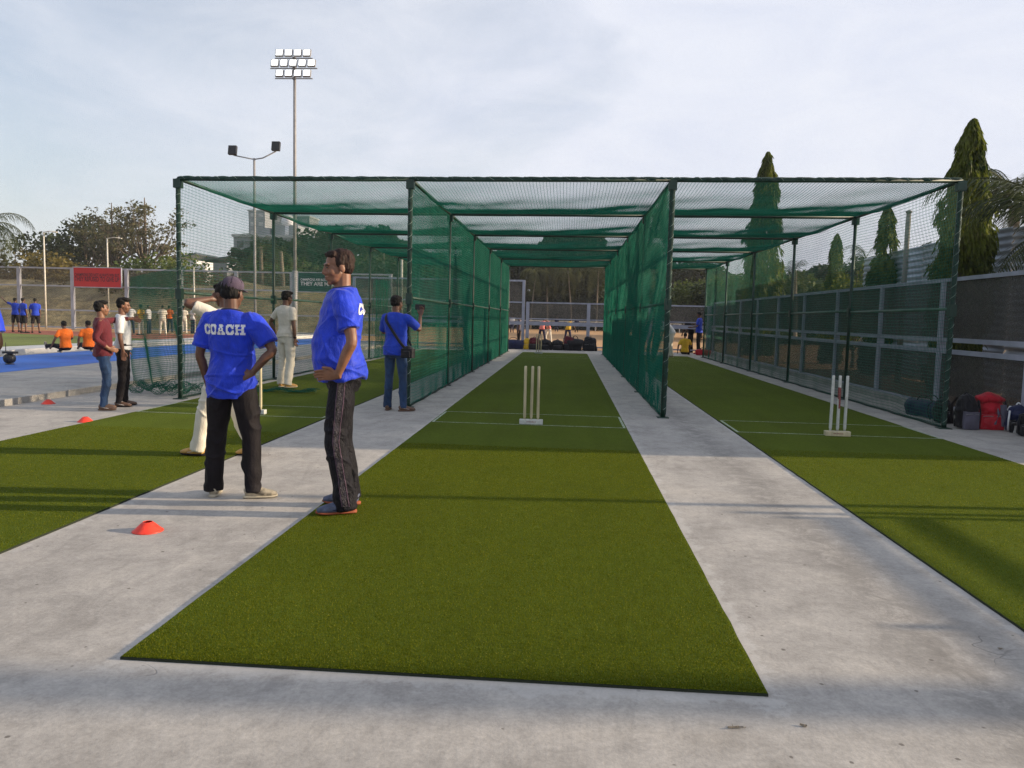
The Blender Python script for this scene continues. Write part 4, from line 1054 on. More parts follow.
        # eyes and brows
        if s.fine <= .013:
            e = MB(); w_ = MB()
            for sg in (-1, 1):
                e.ell(hpnt(sg*.030, .0815, .004), (.0135*k, .006*k, .0055*k), Hm, 10, 6)
                w_.tube([hpnt(sg*.014, .0885, .018), hpnt(sg*.032, .0865, .0225), hpnt(sg*.050, .0715, .018)], [.0022*k, .0032*k, .0018*k], 6)
            e.build('eyes', M['eye'], s.body, True); w_.build('eyebrows', M['hair'], s.body, True)
        s.hairmesh(hairstyle, outfit); s.clothes(outfit)
    def hairmesh(s, style, outfit):
        k = s.k; h = MB(); Hm = s.Hm; hp = s.hpnt
        def E(x, y, z, rx, ry, rz): h.ell(hp(x, y, z), (rx*k, ry*k, rz*k), Hm, 18, 12)
        full = 1.0 if style != 'cap' else .93
        E(0, -.034, .046, .081*full, .090*full, .080*full); E(0, -.052, .000, .073, .062, .060)
        E(.058, -.010, .032, .022, .040, .040); E(-.058, -.010, .032, .022, .040, .040)
        if style != 'cap':
            E(0, .024, .090, .058, .050, .024); E(.032, .040, .080, .028, .022, .016); E(-.032, .038, .080, .028, .022, .016)
        if style == 'fluffy': E(0, .01, .105, .075, .085, .035); E(0, -.05, .07, .085, .07, .06)
        me = remesh(h, max(.0045, s.fine*.5), 2)
        amp = .0050*k if s.detail else .004
        displace(me, lambda c, n: amp*(vnoise(c*np.array([70, 70, 28])/k, 3)+.6*vnoise(c*np.array([140, 140, 50])/k, 5)))
        o = link('hair', me, M[outfit.get('hair', 'hair')], s.root, True)
        if style == 'cap':
            c = MB(); c.ell(hp(0, -.014, .058), (.085*k, .102*k, .078*k), Hm, 24, 14)
            me = remesh(c, max(.004, s.fine*.5), 1)
            # cut everything under the band
            bm = bmesh.new(); bm.from_mesh(me); up = Hm @ V3(0, -.10, 1); bmesh.ops.bisect_plane(bm, geom=bm.verts[:]+bm.edges[:]+bm.faces[:], plane_co=hp(0, 0, .030), plane_no=up.normalized(), clear_inner=True); bm.to_mesh(me); bm.free()
            cp = link('cap', me, M['capcloth'], s.root, True); md = cp.modifiers.new('s', 'SOLIDIFY'); md.thickness = .004
            br = MB(); pts = [hp(.075*math.sin(a), .055+.095*math.cos(a)**.7 if math.cos(a) > 0 else .055, .036-.012*math.sin(a)**2-.012*max(0, math.cos(a))) for a in np.linspace(-math.pi/2, math.pi/2, 15)]
            br.add([hp(0, .055, .037)]+pts, [(0, i+1, i+2) for i in range(14)]); bo = br.build('brim', M['capcloth'], cp); md = bo.modifiers.new('s', 'SOLIDIFY'); md.thickness = .005
            bt = MB(); bt.ell(hp(0, -.025, .137), (.007*k, .007*k, .004*k), Hm); bt.build('button', M['capcloth'], cp, True)
            st = MB()
            for a in (0, math.pi/3, 2*math.pi/3):
                st.tube([hp(.0858*math.sin(t)*math.cos(a), -.014+.1028*math.sin(t)*math.sin(a), .058+.0788*math.cos(t)) for t in np.linspace(-1.25, 1.25, 22)], .0014*k, 5)
            st.build('seams', M['blackcloth'], cp, True)
            hl = MB(); hl.ell(hp(0, -.1005, .036), (.026*k, .012*k, .018*k), Hm); hl.build('strap_opening', M['hair'], cp, True)
    def clothes(s, of):
        k = s.k; root = s.root; fine = s.fine
        vox = max(.0055, fine)
        # trousers / shorts
        if of.get('trousers'):
            b = MB(); s.torso(b, [.80, .84, .90, .96, 1.02], .008)
            ta, kn_r, hem = of.get('legr', (.098, .074, .066)); short = of.get('short', 0)
            for q in 'LR':
                hip, kn, an, toe = s.legs[q]; dn = (an-kn).normalized()
                if short: add_limb(b, [hip+V3(0, 0, .03*k), hip.lerp(kn, .4), kn+dn*.02*k], [ta*k, ta*k, (kn_r+.012)*k], 16)
                else: add_limb(b, [hip+V3(0, 0, .03*k), hip.lerp(kn, .4), kn, kn.lerp(an, .45), an+dn*of.get('drop', .035)*k], [ta*k, (ta-.006)*k, kn_r*k, (kn_r*.5+hem*.5+.002)*k, hem*k], 16)
            me = remesh(b, vox, 4, .6)
            legs = [(s.legs[q][1].copy(), s.legs[q][2].copy()) for q in 'LR']
            amp = of.get('fold', .010)
            def fn(c, n):
                d = np.zeros(len(c)); wk = np.zeros(len(c)); wa = np.zeros(len(c))
                for kn, an in legs:
                    wk = np.maximum(wk, np.exp(-((c-np.array(kn))**2).sum(1)/(.13*k)**2)); wa = np.maximum(wa, np.exp(-((c-np.array(an))**2).sum(1)/(.13*k)**2))
                q = c/k; z = q[:, 2]
                f1 = vnoise(np.stack([q[:, 0]*7, q[:, 1]*7, z*11+q[:, 0]*6], 1), 1); f2 = vnoise(np.stack([q[:, 0]*5+z*3, q[:, 1]*5, z*7], 1), 6)
                return k*amp*((.30+.6*wk+1.0*wa)*f1*1.0 + .6*f2)
            def fn2(c, n):
                q = c/k; z = q[:, 2]; a = np.abs(vnoise(np.stack([q[:, 0]*5+z*3.5, q[:, 1]*5-z*2.5, z*5], 1), 41)); r1 = np.clip(1-a*5, 0, 1)**1.5
                return k*amp*.9*(r1-.2)
            displace(me, fn); displace(me, fn2); tr = link('trousers' if not short else 'shorts', me, M[of['trousers']], root, True); s.tr = tr
            if of.get('stripe'):
                bvh = BVHTree.FromPolygons([v.co for v in me.vertices], [p.vertices[:] for p in me.polygons])
                for q, sg in (('L', -1), ('R', 1)):
                    hip, kn, an, toe = s.legs[q]
                    for (nm, off, wd, mt, lift) in of['stripe']:
                        Vv = []; K = 70
                        for i in range(K+1):
                            t = i/K; c = (hip+V3(0, 0, .06*k)).lerp(kn, t*2) if t < .5 else kn.lerp(an-V3(0, 0, .02), t*2-1)
                            for e in (-.5, 0, .5):
                                a = off+e*wd; dr = V3(sg*math.cos(a), math.sin(a), 0)
                                h = bvh.ray_cast(c+dr*.3, -dr); pt = (h[0]+dr*lift) if h[0] is not None else c+dr*.09
                                Vv.append(pt)
                        F = []
                        for i in range(K):
                            for j in (0, 1): F.append((3*i+j, 3*i+j+1, 3*i+3+j+1, 3*i+3+j))
                        bb = MB(); bb.add(Vv, F); bb.build(nm, M[mt], tr, True)
        # shoes
        for q in 'LR':
            hip, kn, an, toe = s.legs[q]; b = MB(); t2 = V3(toe.x, toe.y, 0)
            flat = V3(toe.x, toe.y, 0).normalized(); tz = toe.z
            ax = toe.normalized(); sd_ = ax.cross(V3(0, 0, 1)).normalized(); up = sd_.cross(ax)
            g = an-up*.085*k          # ground under the ankle
            def P(f, u, x=0): return g+ax*f*k+up*u*k+sd_*x*k
            b.tube([P(-.062, .045), P(-.03, .055), P(.03, .052), P(.09, .042), P(.15, .034), P(.19, .028)], [(.030*k, .034*k), (.037*k, .044*k), (.039*k, .046*k), (.044*k, .036*k), (.043*k, .028*k), (.026*k, .018*k)], 14, side=sd_)
            b.tube([P(-.012, .05), P(-.015, .10)], [.042*k, .038*k], 12)
            me = remesh(b, max(.005, fine*.6), 2); sh = link('shoe', me, M[of['shoes']], root, True)
            b = MB(); b.tube([P(-.075, .012), P(-.05, .013), P(.03, .012), (P(.1, .012)), P(.16, .014), P(.198, .020)], [(.018*k, .012*k), (.038*k, .013*k), (.036*k, .012*k), (.047*k, .012*k), (.042*k, .013*k), (.018*k, .009*k)], 14, side=sd_)
            b.build('sole', M[of.get('sole', 'sole')], sh, True)
            if fine <= .013:
                b = MB()
                for j in range(4): b.tube([P(.045+.02*j, .088-.010*j, -.020), P(.05+.02*j, .094-.010*j, 0), P(.045+.02*j, .088-.010*j, .020)], .0028*k, 5)
                for x in (-1, 1): b.tube([P(-.03, .06, x*.040), P(.03, .045, x*.045), P(.09, .035, x*.046)], [(.006*k, .002*k)]*3, 6)
                b.build('laces', M[of.get('lace', 'print')], sh, True)
        # shirt
        z0 = of.get('hem', .84); infl = of.get('infl', .016)
        zs = [z0, z0+.03, .92, .98, 1.04, 1.12, 1.2, 1.28, 1.34, 1.4, 1.44, 1.47, 1.488]
        b = MB(); s.torso(b, sorted(set(zs)), infl, hem=(of.get('flare', .012), 1.05))
        sl = of.get('sleeve', .72); sr = of.get('sleever', (.070, .066, .064))
        for q, sg in (('L', -1), ('R', 1)):
            sh, el, wr, u, f = s.arm[q]; inn = s.S(1.385)[0]+s.S(1.385)[1]*sg*.10*k
            if sl <= 1: 
                e = sh.lerp(el, sl); add_limb(b, [inn, sh.lerp(inn, .15), sh.lerp(e, .5), e], [.072*k, sr[0]*k, sr[1]*k, sr[2]*k], 16)
            else:
                e = el.lerp(wr, sl-1); add_limb(b, [inn, sh.lerp(inn, .15), sh.lerp(el, .5), el, e], [.070*k, .066*k, .058*k, .050*k, .040*k], 16)
        me = remesh(b, vox, 4, .6)
        amp = of.get('wrinkle', .0065); armd = [(s.arm[q][0].copy(), s.arm[q][1].copy()) for q in 'LR']; tz = s.pz+.06*k
        def fn(c, n):
            q = c/k; z = q[:, 2]
            f1 = vnoise(np.stack([q[:, 0]*6+z*2.5, q[:, 1]*6, z*9], 1), 2); f2 = vnoise(np.stack([q[:, 0]*13, q[:, 1]*13, z*22+q[:, 0]*9], 1), 4)
            lowz = np.clip((1.15-(z-s.pz/k+.90))/.3, 0, 1)
            f3 = np.sin((z*38+3*vnoise(q*4, 9)))*.5*lowz*np.abs(vnoise(q*5, 12))
            vert = vnoise(np.stack([q[:, 0]*15, q[:, 1]*15, z*2.2], 1), 21)*lowz
            return k*amp*(1.0*f1+.45*f2+.9*f3+.6*vert)
        def fn2(c, n):
            q = c/k; z = q[:, 2]; zr = z-s.pz/k+.90
            a = np.abs(vnoise(np.stack([q[:, 0]*4.5+z*4, q[:, 1]*4.5-z*3, z*5], 1), 31)); b_ = np.abs(vnoise(np.stack([q[:, 0]*5-z*5, q[:, 1]*5+z*2, z*4], 1), 37))
            r1 = np.clip(1-a*6, 0, 1)**1.5; r2 = np.clip(1-b_*6, 0, 1)**1.5; w_ = .45+.9*np.clip((1.18-zr)/.3, 0, 1)
            return k*amp*(1.1*r1+.9*r2-.3)*w_
        displace(me, fn); displace(me, fn2); st = link(of.get('top', 'shirt'), me, M[of['shirt']], root, True); s.shirt = st; s.shirtme = me
        if of.get('collar'):
            b = MB(); p, x, y = s.S(1.488); R0 = .062*k
            b.tube([p+x*R0*1.14*math.cos(a)+y*(R0*1.05*math.sin(a)-.006*k)+x.cross(y)*(.012-.008*math.sin(a))*k for a in [2*math.pi*i/20 for i in range(21)]], .008*k, 8, cap=False)
            b.build('collar', M[of['collar']], st, True)
        if of.get('belt'):
            b = MB(); p, x, y = s.S(.985); b.tube([p+x*.172*k*math.cos(a)*s.bd+y*.128*k*math.sin(a) for a in [2*math.pi*i/24 for i in range(25)]], .012*k, 6, cap=False); b.build('belt', M['blackcloth'], root, True)
        if of.get('text'): s.text(*of['text'])
    def text(s, word, size, zc, xoff=0.0, mat='print'):
        """lettering pressed on the back of the shirt"""
        k = s.k; cell = size/9; Vv = []; Fv = []; x0 = 0; tot = sum(len(LET[c][0])+1 for c in word)-1
        for c in word:
            for r_, row in enumerate(LET[c]):
                for q, chx in enumerate(row):
                    if chx == '#':
                        n0 = len(Vv); X0 = (x0+q-tot/2)*cell*.82; Y0 = (4.5-r_)*cell
                        Vv += [(X0, Y0-cell, 0), (X0+cell*.82, Y0-cell, 0), (X0+cell*.82, Y0, 0), (X0, Y0, 0)]; Fv.append((n0, n0+1, n0+2, n0+3))
            x0 += len(LET[c][0])+1
        me = bpy.data.meshes.new('m'); me.from_pydata([(a*k, b_*k, c_) for a, b_, c_ in Vv], [], Fv)
        bm = bmesh.new(); bm.from_mesh(me); bmesh.ops.remove_doubles(bm, verts=bm.verts, dist=.0005)
        sm = s.shirtme; bvh = BVHTree.FromPolygons([v.co for v in sm.vertices], [p.vertices[:] for p in sm.polygons])
        for v in bm.verts:
            p, x, y = s.S(zc+v.co.y/k); o = p+x*(v.co.x+xoff*k)-y*.6
            h = bvh.ray_cast(o, y)
            v.co = (h[0]-y*.0035) if h[0] is not None else p
        bm.to_mesh(me); bm.free(); link('lettering', me, M[mat], s.shirt)

DOWN = (0, 0, -1)
def hang(sg, fwd=.05, out=.10, curl=.5):
    return ((sg*out, fwd-.05, -1), (sg*.02, fwd+.12, -1), (0, .1, -1), (0, 1, 0), curl*sg)
def stand(sp=.06, toe=(0, 1, 0)):
    return {'L': ((-sp, .02, -1), (-sp*.6, -.04, -1), (toe[0]-.15, toe[1], 0)), 'R': ((sp, .02, -1), (sp*.6, -.04, -1), (toe[0]+.15, toe[1], 0))}

# --- the man in the blue shirt seen from the side, a hand on his hip
P1 = Person('tall man in a blue shirt standing sideways at the mat edge, hand on hip', (-1.53, 5.16), R(107), 1.755,
    dict(shirt='blue', top='shirt', collar='navy', trousers='tracknavy', legr=(.094, .076, .074), drop=.05, shoes='shoegrey', sole='soleorange', hair='hairbrown', hem=.885, flare=.012, infl=.018, lace='navy',
         sleeve=.74, sleever=(.078, .076, .076), wrinkle=.0115, fold=.011, text=('COACH', .075, 1.355, .03),
         stripe=[('side_stripe', .0, .45, 'stripe', .003), ('piping', .27, .06, 'piping', .005), ('piping', -.27, .06, 'piping', .005)]),
    arms={'L': ((-.36, -.20, -1), (.14, .30, -.78), (.42, .90, -.02), (-.2, .25, 1), -.5), 'R': ((.45, -.28, -1), (-.35, .42, -.75), (-.3, .9, -.1), (0, .2, 1), -.5)},
    legs={'L': ((-.05, .10, -1), (-.02, -.16, -1), (-.12, 1, 0)), 'R': ((.10, .0, -1), (.03, -.14, -1), (.30, 1, 0))},
    head=(R(16), R(-6), 0), fine=.0058, belly=.055, build=1.06, lean=R(1), base_z=.014)
# --- the coach with the cap, seen from behind
P2 = Person('coach in a blue shirt and grey cap seen from behind, COACH printed on his back', (-2.44, 5.45), R(-4), 1.575,
    dict(shirt='blue', top='shirt', collar='navy', trousers='blackcloth', legr=(.108, .082, .070), drop=.035, shoes='shoepale', sole='sole', hem=.795, flare=.014, infl=.022, lace='blackcloth',
         sleeve=.80, sleever=(.084, .082, .080), wrinkle=.013, fold=.012, text=('COACH', .083, 1.345, -.005)),
    arms={'L': ((-.30, -.02, -1), (.10, .28, -1), (.15, .5, -.9), (.3, 1, 0), .5), 'R': ((.66, -.08, -.85), (-.58, -.22, -.75), (-.90, -.05, -.30), (.1, .3, 1), .45)},
    legs={'L': ((-.13, .02, -1), (-.03, -.06, -1), (-.35, 1, 0)), 'R': ((.17, .02, -1), (.05, -.06, -1), (.92, .40, 0))},
    head=(R(-3), R(-4), R(2)), fine=.0058, build=1.08, hairstyle='cap', skin='skin_dark')
# --- cricketer behind him, striding to the left with an arm in front of the face
P3 = Person('cricketer in white trousers and tan shoes striding left behind the coach, arm across his face', (-3.17, 6.95), R(82), 1.62,
    dict(shirt='white', trousers='white', legr=(.098, .080, .072), shoes='tan', sole='blackcloth', hem=.90, sleeve=.75, wrinkle=.008, fold=.012),
    arms={'L': ((-.42, .78, .40), (.72, -.48, .18), (.85, -.4, .2), (0, .3, 1), -.4), 'R': hang(1)},
    legs={'L': ((-.06, .40, -1), (-.02, .20, -1), (0, 1, .0)), 'R': ((.05, -.12, -1), (.02, -.42, -1), (.1, 1, -.12))},
    head=(R(-8), R(-12), 0), fine=.009, skin='skin_dark', base_z=.012)
# --- cricketer in white farther away
P4 = Person('cricketer all in white walking away along the left mat', (-5.02, 13.45), R(-22), 1.68,
    dict(shirt='white', trousers='white', legr=(.100, .084, .074), shoes='tan', sole='sole', hem=.90, sleeve=.70, belt=None, wrinkle=.008, fold=.012),
    arms={'L': ((-.62, -.10, -.85), (.25, .35, -1), (0, .3, -1), (0, 1, 0), -.5), 'R': ((.16, -.10, -1), (.02, .12, -1), (0, .1, -1), (0, 1, 0), .8)},
    legs={'L': ((-.05, .10, -1), (0, -.10, -1), (-.1, 1, 0)), 'R': ((.06, -.02, -1), (.02, -.20, -1), (.35, 1, 0))},
    head=(R(-20), R(-10), 0), fine=.012, hairstyle='fluffy', skin='skin_dark', build=.95, base_z=.012)
b = MB(); a_ = P4.arm['R'][2]; b.tube([a_+V3(0, 0, .03), a_+V3(0, 0, .0)], .031, 10); b.build('wrist_band', M['blackcloth'], P4.root, True)
# --- man taking a photo
P5 = Person('man in blue shirt and jeans seen from behind, holding up a phone', (-2.42, 10.75), R(-14), 1.60,
    dict(shirt='blue2', trousers='denim', legr=(.092, .066, .062), shoes='shoebrown', sole='shoebrown', hem=.84, sleeve=.85, sleever=(.074, .072, .068), wrinkle=.009, fold=.008, infl=.022),
    arms={'L': ((-.32, .45, -.8), (.55, .45, .80), (.5, .4, .7), (1, 0, .3), -.5), 'R': ((.42, .62, -.60), (-.12, .45, .85), (.1, .3, 1), (-1, 0, .1), .8)},
    legs={'L': ((-.07, .04, -1), (-.02, -.06, -1), (-.3, 1, 0)), 'R': ((.09, .0, -1), (.04, -.04, -1), (.75, .65, 0))},
    head=(R(-14), R(-4), 0), fine=.010, build=1.03, skin='skin_dark')
b = MB(); sp = [P5.S(1.44)[0]+V3(-.11, -.06, .035)*P5.k, P5.S(1.38)[0]+V3(-.09, -.135, .0), P5.S(1.2)[0]+V3(.03, -.150, 0), P5.S(1.02)[0]+V3(.15, -.135, 0), P5.S(.95)[0]+V3(.20, -.10, 0)]
fp = [P5.S(1.44)[0]+V3(-.11, -.06, .035)*P5.k, P5.S(1.40)[0]+V3(-.10, .10, .0), P5.S(1.2)[0]+V3(.03, .150, 0), P5.S(1.0)[0]+V3(.18, .11, 0), P5.S(.95)[0]+V3(.22, .0, 0)]
bagr = empty('shoulder_bag', (-2.42, 10.75, 0), R(-14)); tag(bagr, 'small black shoulder bag hanging at the hip of the man taking a photo', 'bag')
P_, Q_ = smoothpath(sp, [(.020, .004)]*5, 5); P_2, Q_2 = smoothpath(fp, [(.020, .004)]*5, 5)
b.tube(P_, Q_, 8); b.tube(P_2, Q_2, 8); b.build('strap', M['blackbag'], bagr, True)
b = MB(); c = P5.S(.90)[0]+V3(.235, -.09, -.0); b.ell(c, (.095, .06, .085)); b.box(c+V3(0, 0, -.02), (.17, .11, .13))
me = remesh(b, .008, 4); link('bag_body', me, M['blackbag'], bagr, True)
b = MB(); b.box(c+V3(0, -.062, -.03), (.12, .02, .08)); b.build('front_pocket', M['blackbag'], bagr, bevel=.006)
w5 = P5.arm['R'][2]; ph = MB(); ph.box((0, 0, 0), (.155, .009, .078)); o = ph.build('phone', M['black'], bevel=.002); o.location = Matrix.Rotation(R(-14), 3, 'Z') @ (w5+V3(-.03, .05, .125))+V3(-2.42, 10.75, 0); o.rotation_euler = (0, 0, R(-14))
tag(o, 'black phone held up by the man in the blue shirt and jeans', 'phone')
# --- two boys at the left
P6 = Person('boy in a maroon shirt and jeans with an arm round the boy in white', (-6.17, 9.85), R(-60), 1.42,
    dict(shirt='maroon', trousers='denim', legr=(.092, .068, .060), shoes='shoebrown', sole='shoebrown', hem=.86, sleeve=1.75, wrinkle=.009, infl=.016),
    arms={'L': ((-.45, .62, .10), (.10, .95, .12), (.3, .9, -.3), (0, 0, 1), .7), 'R': ((.30, -.25, -1), (-.25, .62, -.55), (-.2, 1, -.3), (0, 0, 1), -.6)},
    legs={'L': ((-.04, .06, -1), (0, -.12, -1), (-.1, 1, 0)), 'R': ((.05, .10, -1), (.02, -.16, -1), (.2, 1, 0))},
    head=(R(8), R(-4), 0), fine=.010, build=1.02, hairstyle='fluffy', lean=R(-4))
P7 = Person('boy in a white shirt and dark trousers beside the boy in maroon', (-6.16, 10.28), R(-66), 1.47,
    dict(shirt='shirtwhite', trousers='blackcloth', legr=(.090, .066, .058), shoes='shoebrown', sole='blackcloth', hem=.92, sleeve=.85, belt='x', wrinkle=.008, infl=.014),
    arms={'L': hang(-1), 'R': ((.16, -.02, -1), (.02, .16, -1), (0, .1, -1), (0, 1, 0), .5)},
    legs={'L': ((-.06, .05, -1), (0, -.08, -1), (-.1, 1, 0)), 'R': ((.05, -.02, -1), (.02, -.12, -1), (.2, 1, 0))},
    head=(R(-6), R(-8), 0), fine=.010, build=.90, hairstyle='fluffy')
# --- person cut by the left edge, with a small black device
P8 = Person('person in a blue shirt cut off by the left edge, only sleeve and forearm showing', (-4.39, 5.30), R(8), 1.66,
    dict(shirt='blue', trousers='blackcloth', shoes='shoepale', sole='sole', hem=.84, sleeve=.8, sleever=(.082, .080, .078)),
    arms={'L': hang(-1), 'R': ((.32, -.05, -1), (-.55, .45, -.80), (-.5, .8, -.2), (0, 0, 1), -.5)}, legs={'L': ((-.16, .02, -1), (-.10, -.04, -1), (-.2, 1, 0)), 'R': ((-.16, .02, -1), (-.10, -.04, -1), (0, 1, 0))}, fine=.009, build=1.05)
t = empty('black_device', (-11.95, 15.7, .094)); t.scale = (.9, .9, .9); tag(t, 'small black device with a round body and thin antenna standing on the blue surface', 'equipment')
b = MB(); b.tube([(0, 0, .0), (0, 0, .02)], .10, 12); b.build('foot', M['black'], t); b = MB(); b.tube([(0, -.07, .14), (0, .07, .14)], .115, 16); b.build('round_body', M['black'], t, True)
b = MB(); b.box((.02, 0, .285), (.30, .16, .055)); b.build('flat_top', M['black'], t, bevel=.01); b = MB(); b.tube([(-.09, 0, .30), (-.085, 0, .52)], [.012, .006], 6); b.build('antenna', M['black'], t)

# --- seated orange pair on the kerb
def sitting(label, loc, rz, shirt, group, H=1.6, tr='blackcloth', bz=0.0, seat=.16, arms=None, head=(0, 0, 0), fine=.018, lean=R(10)):
    return Person(label, loc, rz, H, dict(shirt=shirt, trousers=tr, shoes='shoepale', sole='sole', hem=.88, sleeve=.8, wrinkle=.008),
        arms=arms or {'L': ((-.35, -.25, -.8), (-.1, .1, -1), (0, .5, -.5), (0, 1, 0), 0), 'R': ((.3, .35, -.7), (-.2, .8, .1), (0, 1, 0), (-1, 0, 0), .3)},
        legs={'L': ((-.18, 1, .12), (-.05, 1, -.12), (0, .4, 1)), 'R': ((.2, 1, .45), (.0, .75, -.75), (0, 1, .1))}, seat=seat, lean=lean, head=head, fine=fine, group=group, base_z=bz, skin='skin_dark')
GO = 'pair in orange shirts sitting on the white kerb'
p = ground(66, 352, .22); pA = sitting('left person of the seated orange pair, leaning back on one arm', (p.x, p.y), R(60), 'orange', GO, 1.36, bz=.22, seat=.12,
        arms={'L': ((-.5, -.15, -.8), (-.4, .1, -.9), (0, .5, -.5), (0, 1, 0), 0), 'R': ((.3, .35, -.7), (-.2, .8, .1), (0, 1, 0), (-1, 0, 0), .3)})
p = ground(89, 351, .22); pB = sitting('right person of the seated orange pair, next to the boy in maroon', (p.x, p.y), R(40), 'orange', GO, 1.38, bz=.22, seat=.12, head=(R(20), 0, 0))
# --- three in blue by the far fence
GB = 'three youths in blue shirts by the far fence'
for k, (px, py, rz, ar, lb) in enumerate([(16, 332, 10, ((-.9, .1, .35), (-.8, .2, .75)), 'youth in blue by the far fence pointing up to the left with one arm'),
                                          (24, 333, -15, ((-.3, .1, -1), (.1, .3, -1)), 'youth in blue by the far fence in the middle of the three'),
                                          (36, 333, 30, ((-.3, .1, -1), (.1, .3, -1)), 'youth in blue by the far fence, a gap right of the other two')]):
    g = ground(px, py); Person(lb, (g.x, g.y), R(rz), 1.68, dict(shirt='blue2', trousers='blackcloth', short=1, shoes='blackcloth', sole='blackcloth', hem=.86, sleeve=.8, wrinkle=.006),
        arms={'L': (ar[0], ar[1], ar[1], (0, 1, 0), .2), 'R': hang(1)}, legs=stand(.10), fine=.024, group=GB, skin='skin_dark')
# --- crowd behind the left net
GC = 'distant players standing near the far fence behind the loose net'
rp = random.Random(5)
for k, (px, py, sh, lb) in enumerate([(131, 334, 'shirtwhite', 'distant player in white just right of the boy in white'), (141, 335, 'yellow', 'distant player in yellow behind the loose net'),
        (149, 334, 'shirtwhite', 'distant player in white right of the one in yellow'), (163, 335, 'white', 'distant player in cream nearest the left cage post'), (170, 333, 'orange', 'distant player in orange hidden partly by the left cage post'),
        (184, 334, 'white', 'distant player in cream left of the coach elbow'), (193, 334, 'shirtwhite', 'distant player in white seen over the shoulder of the coach')]):
    g = ground(px, py); Person(lb, (g.x, g.y), R(rp.uniform(-90, 90)), 1.5, dict(shirt=sh, trousers='white' if k % 2 else 'navy', shoes='blackcloth', hem=.88, sleeve=.8, wrinkle=.004),
        arms={'L': hang(-1, .1, rp.uniform(.1, .5)), 'R': hang(1, .1, rp.uniform(.1, .5))}, legs=stand(.10), fine=.028, group=GC, skin='skin_dark')
# --- players on the dirt field
GD = 'players on the dirt field beyond the far end'
for k, (px, Y, sh, tr, lean, lb) in enumerate([(542, 41, 'pink', 'navy', .85, 'player in a pink shirt bending on the dirt field, left of two'), (548.5, 42.5, 'pink', 'white', .75, 'player in a reddish shirt close beside the other pink one'),
        (568, 42, 'yellow', 'navy', .85, 'player in a yellow shirt bending on the dirt field'), (519, 34.6, 'greybag', 'blackcloth', 0, 'person in grey standing by the post of the tall back fence'),
        (512, 66, 'shirtwhite', 'navy', 0, 'tiny player in white at the far left of the dirt field'), (527, 62, 'maroon', 'navy', 0, 'tiny player in maroon beyond the tall fence post'),
        (556.5, 76, 'navy', 'navy', 0, 'tiny dark figure between the pink and yellow players'), (576.5, 74, 'navy', 'blackcloth', 0, 'tiny dark figure right of the player in yellow')]):
    x = at(px, 330, Y).x; Person(lb, (x, Y), R(rp.uniform(-60, 200)), 1.45, dict(shirt=sh, trousers=tr, shoes='blackcloth', hem=.88, sleeve=.8, wrinkle=.004),
        arms={'L': hang(-1, .1+lean*1.2, .25), 'R': hang(1, .1+lean*1.2, .25)}, legs=stand(.22 if lean else .08), fine=.03, lean=lean, group=GD, skin='skin_dark', base_z=-.02)
# --- group at the end of the right lane
g = ground(674, 357.5); P20 = Person('player in white bending down behind the divider net of the right lane', (g.x-.12, g.y), R(100), 1.65, dict(shirt='shirtwhite', trousers='white', legr=(.1, .08, .07), shoes='shoepale', hem=.90, sleeve=.8, wrinkle=.006),
    arms={'L': ((-.1, .3, -1), (.1, .3, -1), (0, .2, -1), (0, 1, 0), .5), 'R': ((.1, .3, -1), (-.1, .3, -1), (0, .2, -1), (0, 1, 0), .5)}, legs={'L': ((-.05, .15, -1), (0, -.15, -1), (0, 1, 0)), 'R': ((.05, .05, -1), (0, -.05, -1), (.1, 1, 0))}, fine=.02, lean=R(72), head=(0, R(-50), 0), skin='skin_dark')
g = ground(686, 355.5); sitting('person in yellow sitting on the ground at the end of the right lane', (g.x, g.y+.4), R(-10), 'yellow', None, 1.55, bz=.0, seat=.13, fine=.02)
g = ground(698, 354); P22 = Person('person in dark blue standing at the far end of the right lane', (g.x, g.y), R(75), 1.72, dict(shirt='blue2', trousers='blackcloth', shoes='redbag', sole='redbag', hem=.86, sleeve=.8),
    arms={'L': ((-.2, .3, -1), (.2, .8, -.2), (0, 1, 0), (0, 0, 1), .4), 'R': ((.2, .3, -1), (-.2, .8, -.2), (0, 1, 0), (0, 0, 1), -.4)}, legs=stand(.08), fine=.02, skin='skin_dark', head=(0, R(-15), 0))
g = ground(693.5, 353); P23 = Person('person in black bending over beside the one in dark blue', (g.x-.1, g.y+.3), R(60), 1.6, dict(shirt='blackcloth', trousers='blackcloth', shoes='blackcloth', sole='blackcloth', hem=.88, sleeve=.8),
    arms={'L': hang(-1, .3), 'R': hang(1, .3)}, legs=stand(.10), fine=.02, lean=R(35), skin='skin_dark')

# ------------------------------------------------------------------ cones
GN = 'red disc cones on the concrete'
cone = None
for k, (loc, lb) in enumerate([((-2.56, 4.50, 0), 'red disc cone nearest the camera, beside the coach'), ((-5.73, 8.75, 0), 'red disc cone beside the far edge of the left mat'), ((-7.25, 10.25, 0), 'red disc cone farthest away by the concrete step')]):
    if cone is None:
        b = MB(); n = 28; prof = [(.098, .0), (.100, .004), (.092, .008), (.075, .022), (.055, .040), (.038, .054), (.030, .060), (.027, .058)]
        V = [(r*math.cos(2*math.pi*i/n), r*math.sin(2*math.pi*i/n), z) for r, z in prof for i in range(n)]
        F = [(j*n+i, j*n+(i+1) % n, (j+1)*n+(i+1) % n, (j+1)*n+i) for j in range(len(prof)-1) for i in range(n)]
        b.add(V, F); cone = b.build('disc_cone', M['cone'], None, True); md = cone.modifiers.new('s', 'SOLIDIFY'); md.thickness = .003; o = cone
    else:
        o = cone.copy(); col.objects.link(o)
    o.location = loc; o.rotation_euler = (0, 0, k*1.0); o.scale = (.92, .92, 1.0); tag(o, lb, 'cone', GN)

